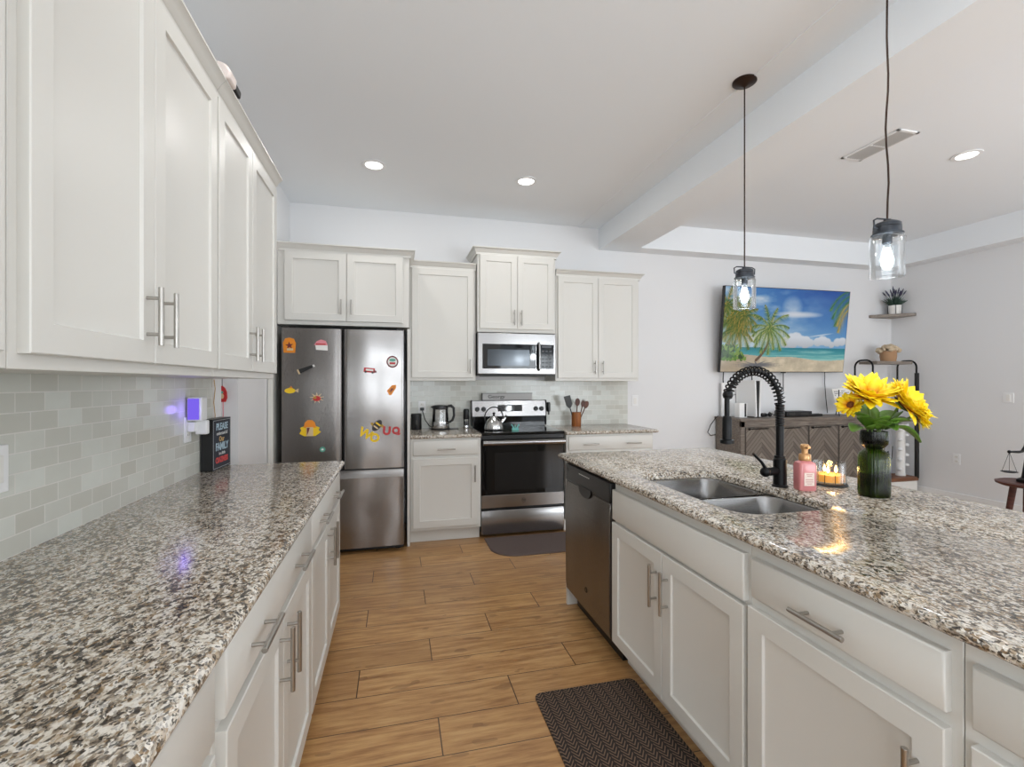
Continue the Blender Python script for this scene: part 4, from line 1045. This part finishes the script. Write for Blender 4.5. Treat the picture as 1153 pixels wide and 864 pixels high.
# ------------------------------------------------------------ back counter things
t = thing('black_canister', 'small black canister at the left end of the back counter', 'canister', (.185, 4.50, .9145))
MB().lathe([(.001, 0), (.046, 0), (.048, .005), (.048, .145), (.044, .150), (.001, .150)], n=28).build('body', 'blackp', t)
MB().lathe([(.049, .128), (.0495, .130), (.0495, .134), (.049, .136)], n=28, cap0=False, cap1=False).build('lid_band', 'darkbody', t)
MB().box(-.008, .008, -.0495, -.047, .05, .09).build('label', 'slot', t)
t = thing('electric_kettle', 'glass and steel electric kettle with a black handle on the back counter', 'electric kettle', (.405, 4.46, .9145))
MB().lathe([(.001, 0), (.088, 0), (.09, .006), (.085, .014), (.001, .014)], n=32).box(.08, .17, -.012, .012, 0, .008).build('power_base', 'blackp', t)
MB().lathe([(.001, .015), (.082, .015), (.084, .02), (.080, .075), (.001, .075)], n=36).build('steel_base', 'chrome', t)
MB().lathe([(.078, .0755), (.074, .13), (.070, .195), (.069, .195), (.073, .13), (.077, .0755)], n=36, cap0=False, cap1=False).build('glass_body', 'glass', t)
MB().lathe([(.001, .0765), (.072, .0765), (.071, .09), (.001, .09)], n=30).build('water', 'glass', t)
MB().lathe([(.072, .190), (.073, .195), (.070, .222), (.06, .228), (.001, .230)], n=36).build('lid', 'blackp', t)
MB().prism([(-.068, .196), (-.094, .214), (-.066, .224)], -.016, .016, 'xz').build('spout', 'blackp', t, .003)
MB().tube([(.066, 0, .218), (.10, 0, .222), (.125, 0, .20), (.128, 0, .13), (.112, 0, .085), (.08, 0, .065)], [.012, .014, .013, .012, .012, .010], 12).build('handle', 'blackp', t)
cable('black power cord running down from the outlet to the kettle', [(.245, 4.628, 1.095), (.25, 4.60, 1.07), (.27, 4.59, 1.0), (.31, 4.585, .94), (.36, 4.575, .921)], .004)
tag(MB().box(-.018, .018, -.024, 0, -.014, .014).build('power_plug', 'blackp', None, .004, (.245, 4.6333, 1.10)), 'black plug pushed into the outlet above the kettle', 'plug')
t = thing('pepper_mill', 'clear and black pepper mill beside the range', 'pepper mill', (.655, 4.50, .9145))
MB().lathe([(.001, 0), (.03, 0), (.031, .004), (.028, .03), (.001, .03)], n=24).build('foot', 'chrome', t)
MB().lathe([(.027, .03), (.026, .09), (.025, .09), (.026, .03)], n=24, cap0=False, cap1=False).build('chamber', 'glass', t)
MB().lathe([(.001, .031), (.023, .031), (.023, .07), (.001, .07)], n=16).build('peppercorns', 'dark', t)
MB().lathe([(.001, .09), (.027, .09), (.030, .10), (.028, .15), (.030, .17), (.022, .188), (.001, .19)], n=24).build('grinder_top', 'blackp', t)
t = thing('utensil_crock', 'amber-brown wooden crock right of the range holding utensils', 'utensil holder', (1.775, 4.48, .9145))
MB().lathe([(.001, 0), (.047, 0), (.049, .004), (.049, .142), (.043, .142), (.043, .012), (.001, .012)], n=32).build('body', 'crock', t)
def utensil(label, dx, dy, tipx, tipy, L, shape, m):
    t = thing('kitchen_utensil', label, 'utensil', (1.775+dx, 4.48+dy, .928))
    e = Vector((tipx, tipy, L)); MB().tube([(0, 0, 0), e*.55, e], [.006, .0055, .006], 10).build('handle', m, t)
    q = Vector((0, 0, 1)).rotation_difference(e.normalized()).to_matrix().to_4x4()
    if shape == 'spatula': pts = [(-.014, 0), (.014, 0), (.036, .03), (.040, .12), (-.030, .128), (-.030, .03)]
    elif shape == 'spoon': pts = ell(.026, .04, 0, .035)
    else: pts = [(-.008, 0), (.008, 0), (.024, .035), (.022, .075), (.012, .055), (.008, .085), (-.004, .06), (-.010, .085), (-.022, .05), (-.022, .03)]
    MB().prism(pts, -.003, .003, 'xz').xf(Matrix.Translation(e-e.normalized()*.005) @ q).build('head', m, t, .002)
utensil('black slotted spatula leaning left in the wooden crock', -.012, 0, -.062, -.01, .18, 'spatula', 'blackp')
utensil('dark wooden spoon standing in the middle of the crock', .002, .012, .018, .01, .20, 'spoon', 'utensil')
utensil('dark wooden fork leaning right in the crock', .015, -.004, .048, 0, .185, 'fork', 'utensil')
utensil('dark ladle leaning far right in the crock', .02, .012, .085, .01, .175, 'spoon', 'utensil')
t = thing('spoon_hook', 'black brush hanging off the right side of the range back', 'brush', (1.501, 4.56, 1.03))
MB().box(-.012, .018, -.028, .028, .03, .128).build('body', 'blackp', t, .010); s = MB()
for k in range(4): s.cyl((-.006+k*.007, -.02+.01*k, .0), (-.006+k*.007, -.02+.01*k, .032), .0022, n=6)
s.build('bristles', 'rubber', t)
t = thing('tea_kettle', 'polished steel whistling tea kettle with a black arched handle on the cooktop', 'tea kettle', (.875, 4.25, .9195))
MB().lathe([(.001, 0), (.078, 0), (.086, .006), (.088, .02), (.080, .060), (.060, .095), (.034, .113), (.032, .118), (.001, .118)], n=40).build('body', 'chrome', t)
l_ = MB().lathe([(.001, .116), (.032, .117), (.030, .123), (.010, .132), (.001, .132)], n=28).build('lid', 'chrome', t)
MB().lathe([(.001, .131), (.006, .132), (.008, .140), (.014, .148), (.012, .160), (.001, .164)], n=16).build('knob', 'blackp', l_)
MB().tube([(.062, 0, .060), (.090, 0, .085), (.112, 0, .115)], [.022, .016, .012], 14).build('spout', 'chrome', t)
MB().tube([(.110, 0, .112), (.122, 0, .130)], [.014, .013], 12).build('whistle', 'blackp', t)
MB().tube([(-.078, 0, .075)]+[(.086*math.cos(R(a)), 0, .115+.095*math.sin(R(a))) for a in range(180, -1, -12)]+[(.070, 0, .08)], .0058, 10).build('handle', 'blackp', t)
t = thing('spoon_rest', 'small teal butterfly-shaped spoon rest on the cooktop', 'spoon rest', (1.055, 4.16, .9195))
s = MB()
for sx in (-1, 1): s.prism([(0, .01), (sx*.034, .062), (sx*.040, .045), (sx*.022, .030), (sx*.036, .012), (sx*.028, .0), (0, .004)], -.006, .006, 'xz')
s.build('wings', mat('teal_ceramic', rgb(104, 176, 172), .3), t, .002)
MB().tube([(0, 0, 0), (0, 0, .05)], [.006, .004], 10).box(-.03, .03, -.012, .012, 0, .004).build('body', 'teal', t)

# ------------------------------------------------------------ island things
t = thing('soap_bottle', 'pink square foaming soap bottle with a gold pump beside the faucet', 'soap bottle', (1.615, 1.575, .9145), R(-14))
def rb(w0, z, r): return [(p[0], p[1], z) for p in rrect(-w0*.93, w0*.93, -w0*.78, w0*.78, r)]
MB().rings([rb(.034, 0, .012), rb(.037, .004, .012), rb(.0375, .10, .012), rb(.034, .112, .013), rb(.022, .118, .012), rb(.020, .122, .012)]).build('bottle', mat('pink_soap', rgb(232, 150, 150), .15, 0, Transmission_Weight=.15), t)
f = MB().box(-.020, .020, -.0305, -.0292, .022, .074).build('label', mat('cream_label', rgb(238, 218, 206), .5), t)
s = MB()
for k, (w_, z) in enumerate(((.012, .066), (.009, .060), (.015, .045), (.015, .037), (.010, .029))): s.box(-w_, w_, -.0310, -.0304, z, z+.0022)
s.build('print', mat('label_print', rgb(190, 120, 110), .5), f)
M['goldp'] = mat('gold_plastic', rgb(206, 158, 108), .3, .45)
p = MB().lathe([(.001, .120), (.0215, .120), (.0225, .124), (.0225, .142), (.020, .146), (.012, .148), (.012, .168), (.001, .168)], n=28).build('pump', 'goldp', t)
MB().lathe([(.001, .166), (.015, .166), (.0165, .170), (.0165, .182), (.012, .186), (.001, .187)], n=24).box(-.007, .007, -.030, 0, .170, .180).build('pump_head', 'goldp', p, .002)
t = thing('jar_candle', 'lit three-wick candle in a clear glass jar beside the sunflower vase', 'candle', (1.80, 1.63, .9145))
MB().lathe([(.001, 0), (.066, 0), (.068, .003), (.064, .008), (.001, .008)], n=40).build('tray', 'darkbody', t)
MB().lathe([(.001, .0095), (.056, .0095), (.058, .013), (.058, .099), (.0555, .099), (.0555, .016), (.001, .014)], n=44, cap0=False, cap1=False).build('glass_jar', 'jarglass', t)
m = mat('amber_wax', rgb(226, 150, 52), .4, 0, Subsurface_Weight=.0); N(m).p.inputs['Emission Color'].default_value = (1, .5, .1, 1); N(m).p.inputs['Emission Strength'].default_value = .35  # flame light inside the wax put in as emission
MB().lathe([(.001, .0165), (.0545, .0165), (.0545, .046), (.001, .044)], n=36).build('wax', m, t)
for k in range(3):
    a = R(90+120*k); x, y = .024*math.cos(a), .024*math.sin(a)
    MB().cyl((x, y, .044), (x, y, .054), .0012, n=6).build('wick', 'dark', t)
    MB().lathe([(.001, .052), (.0055, .058), (.0065, .064), (.004, .074), (.0008, .084)], (x, y, 0), 12).build('flame', 'flame', t)
s = MB()
for k in range(10):
    a = R(36*k+8); s.box(-.0012, .0012, -.0005, .0005, .012, .05); 
    s.v[-8:] = [tuple(Matrix.Rotation(a, 3, 'Z') @ (Vector(v)+Vector((0, -.0592, 0)))) for v in s.v[-8:]]
s.build('jar_print', 'dark', t)
l = bpy.data.lights.new('light', 'POINT'); l.energy = .35; l.color = (1, .55, .2); l.shadow_soft_size = .012
o = bpy.data.objects.new('light', l); C.objects.link(o); o.parent = t; o.location = (0, 0, .078)

vx, vy = 1.785, 1.425
t = thing('glass_vase', 'dark green ribbed glass vase with a narrow waist holding the sunflowers', 'vase', (vx, vy, .9145))
MB().lathe([(.001, .001), (.0470, .001), (.0505, .006), (.0513, .02), (.0513, .145), (.0470, .165), (.0313, .178), (.0261, .183)], n=144, cap0=True, cap1=False, rib=.012, nr=36).build('body', 'greenglass', t)
MB().lathe([(.0261, .183), (.0348, .190), (.0435, .202), (.0461, .218), (.0444, .250), (.0431, .250), (.0448, .218), (.0418, .203)], n=144, cap0=False, cap1=False, rib=.01, nr=36).build('upper_bowl', 'greenglass_dk', t)
MB().lathe([(.001, .004), (.0435, .004), (.0444, .09), (.001, .09)], n=32).build('water', thin_glass('green_water', rgb(150, 160, 110), 1.33, .0), t)
M['petal'] = None
def petalmat():
    m = mat('sunflower_petal', None, .55); n = N(m); s = n.n('TexCoord'); 
    at = n.n('Attribute', attribute_name='tip'); nz = n.noise(s.outputs['Object'], 60, 2)
    f = n.math('ADD', at.outputs['Fac'], n.math('MULTIPLY', n.math('SUBTRACT', nz.outputs[0], .5), .35))
    n.l(n.ramp(f, [(.0, rgb(226, 120, 8)), (.28, rgb(248, 184, 6)), (.6, rgb(253, 220, 16))]), n.p.inputs['Base Color'])
    n.p.inputs['Subsurface Weight'].default_value = .0; return m
M['petal'] = petalmat()
M['leaf'] = mat('green_leaf', rgb(88, 126, 36), .5); M['stem'] = mat('green_stem', rgb(98, 126, 52), .5)
M['seed'] = paint('seed_brown', rgb(112, 62, 24), .9, .8, 400)
def petals(center, nrm, R0, n, seed, elev=(10, 45)):
    rr = random.Random(seed); vs = []; fs = []; tips = []
    q = Vector((0, 0, 1)).rotation_difference(nrm.normalized()).to_matrix()
    for layer in range(3):
        for k in range(n):
            a = 2*math.pi*(k+.33*layer+rr.uniform(-.2, .2))/n; el = R(rr.uniform(*elev)+layer*9); L = R0*rr.uniform(.82, 1.08)*(1-.1*layer); wd = R0*.18*rr.uniform(.85, 1.15)
            curl = rr.uniform(-.25, .5); o = len(vs)
            for i in range(7):
                f = i/6; rad = R0*.22+L*.80*f*math.cos(el*(1-.4*f)); zz = L*math.sin(el)*f*.8-curl*L*f*f*.5+.004*layer
                w_ = wd*math.sin(math.pi*min(max(f*.86+.12, 0), 1))**.75
                if i == 6: w_ = .0012
                for sg, dz in ((-1, .18), (0, 0), (1, .18)):
                    v = Vector((rad*math.cos(a)-sg*w_*math.sin(a), rad*math.sin(a)+sg*w_*math.cos(a), zz+dz*w_)); vs.append(tuple(center+q @ v)); tips.append(f)
            for i in range(6):
                for j in range(2): fs.append((o+i*3+j, o+i*3+j+1, o+(i+1)*3+j+1, o+(i+1)*3+j))
    return vs, fs, tips
def leaf_mesh(base, dirv, L, wd, droop):
    d = Vector(dirv).normalized(); side = d.cross(Vector((0, 0, 1))).normalized(); s = MB(); rings = []
    vs = []; fs = []
    for i in range(9):
        f = i/8; c_ = Vector(base)+d*L*f+Vector((0, 0, -droop*f*f)); w_ = wd*(math.sin(math.pi*min(f*.92+.03, 1))**.7)*(1-.25*f)
        for sg, dz in ((-1, .35), (-.5, .12), (0, 0), (.5, .12), (1, .35)): vs.append(tuple(c_+side*sg*w_+Vector((0, 0, dz*w_))))
    for i in range(8):
        for j in range(4): fs.append((i*5+j, i*5+j+1, (i+1)*5+j+1, (i+1)*5+j))
    s.add(vs, fs); return s
# camera-right and up used only to read positions off the photograph (place = metres from the vase axis)
def sunflower(label, base, head, nrm, R0, n, seed, leaves):
    t = thing('sunflower', label, 'flower', (vx+base[0], vy+base[1], .92))
    hd = Vector(head); nrm = Vector(nrm).normalized()
    mid = Vector((hd.x*.12, hd.y*.12, .25)); MB().tube([(0, 0, 0), mid*.6, mid, mid.lerp(hd, .55), hd-nrm*.008], [.0035]*4+[.005], 8).build('stem', 'stem', t)
    vs, fs, tips = petals(hd, nrm, R0, n, seed)
    me = bpy.data.meshes.new('petals'); me.from_pydata(vs, [], fs); a = me.attributes.new('tip', 'FLOAT', 'POINT'); a.data.foreach_set('value', tips)
    me.polygons.foreach_set('use_smooth', [True]*len(fs)); me.materials.append(M['petal'])
    o = bpy.data.objects.new('petals', me); C.objects.link(o); o.parent = t
    md = o.modifiers.new('t', 'SOLIDIFY'); md.thickness = .0008
    q = Vector((0, 0, 1)).rotation_difference(nrm).to_matrix().to_4x4()
    MB().lathe([(.001, -.004), (R0*.26, -.002), (R0*.30, .006), (R0*.22, .013), (.001, .011)], n=28).xf(Matrix.Translation(hd) @ q).build('seed_disc', 'seed', t)
    MB().lathe([(.001, -.018), (R0*.16, -.012), (R0*.34, -.002), (R0*.2, 0), (.001, 0)], n=20).xf(Matrix.Translation(hd) @ q).build('calyx', 'stem', t)
    for b, d, L, w_, dr in leaves:
        lo = leaf_mesh(b, d, L, w_, dr).build('leaf', 'leaf', t); m_ = lo.modifiers.new('t', 'SOLIDIFY'); m_.thickness = .0007
    return t
sunflower('largest sunflower facing upward at the left of the bouquet', (-.008, 0), (-.024, .0, .376), (-.10, -.50, 1), .106, 22, 1,
          [((-.015, -.01, .250), (-.55, -.55, .9), .13, .058, .05), ((0, -.02, .250), (-.1, -.8, .9), .11, .055, .05), ((-.015, 0, .250), (-.9, -.1, .45), .10, .050, .05)])
sunflower('large sunflower leaning to the right of the bouquet', (.008, -.005), (.060, -.048, .350), (.38, -.80, .62), .102, 22, 2,
          [((.0, -.02, .250), (.45, -.7, .9), .12, .058, .05), ((.015, -.02, .250), (.85, -.45, .55), .13, .048, .11), ((0, .01, .27), (.1, .7, .9), .12, .055, .02), ((.01, -.01, .26), (.65, -.1, .9), .12, .055, .04)])
sunflower('small sunflower low at the far left of the bouquet', (-.010, .008), (-.046, .035, .340), (-.85, -.15, .40), .056, 15, 3,
          [((-.004, -.01, .255), (-.6, .2, .8), .11, .05, .03)])
sunflower('small sunflower drooping at the far right of the bouquet', (.004, .008), (.118, -.075, .305), (.55, -.75, .05), .062, 15, 4,
          [((0, -.02, .250), (.05, -.8, .65), .085, .052, .05)])

# ------------------------------------------------------------ groups of repeats
GROUPS = {'fridge_magnet': 'magnets on the refrigerator', 'letter_magnet': 'letter magnets on the refrigerator', 'wall_cabinet': 'white wall cabinets',
          'base_cabinet': 'white base cabinets', 'countertop': 'granite countertops', 'recessed_light': 'recessed ceiling lights', 'pendant_light': 'jar pendants over the island',
          'kitchen_utensil': 'utensils in the wooden crock', 'sunflower': 'sunflowers in the green vase', 'cable': 'black cables and cords', 'wall_outlet': 'wall outlets',
          'light_switch': 'wall switches', 'floor_mat': 'kitchen floor mats', 'end_panel': 'white panels beside the refrigerator'}
for o in list(C.objects):
    g = GROUPS.get(o.name.split('.')[0])
    if g and o.parent is None: o['group'] = g
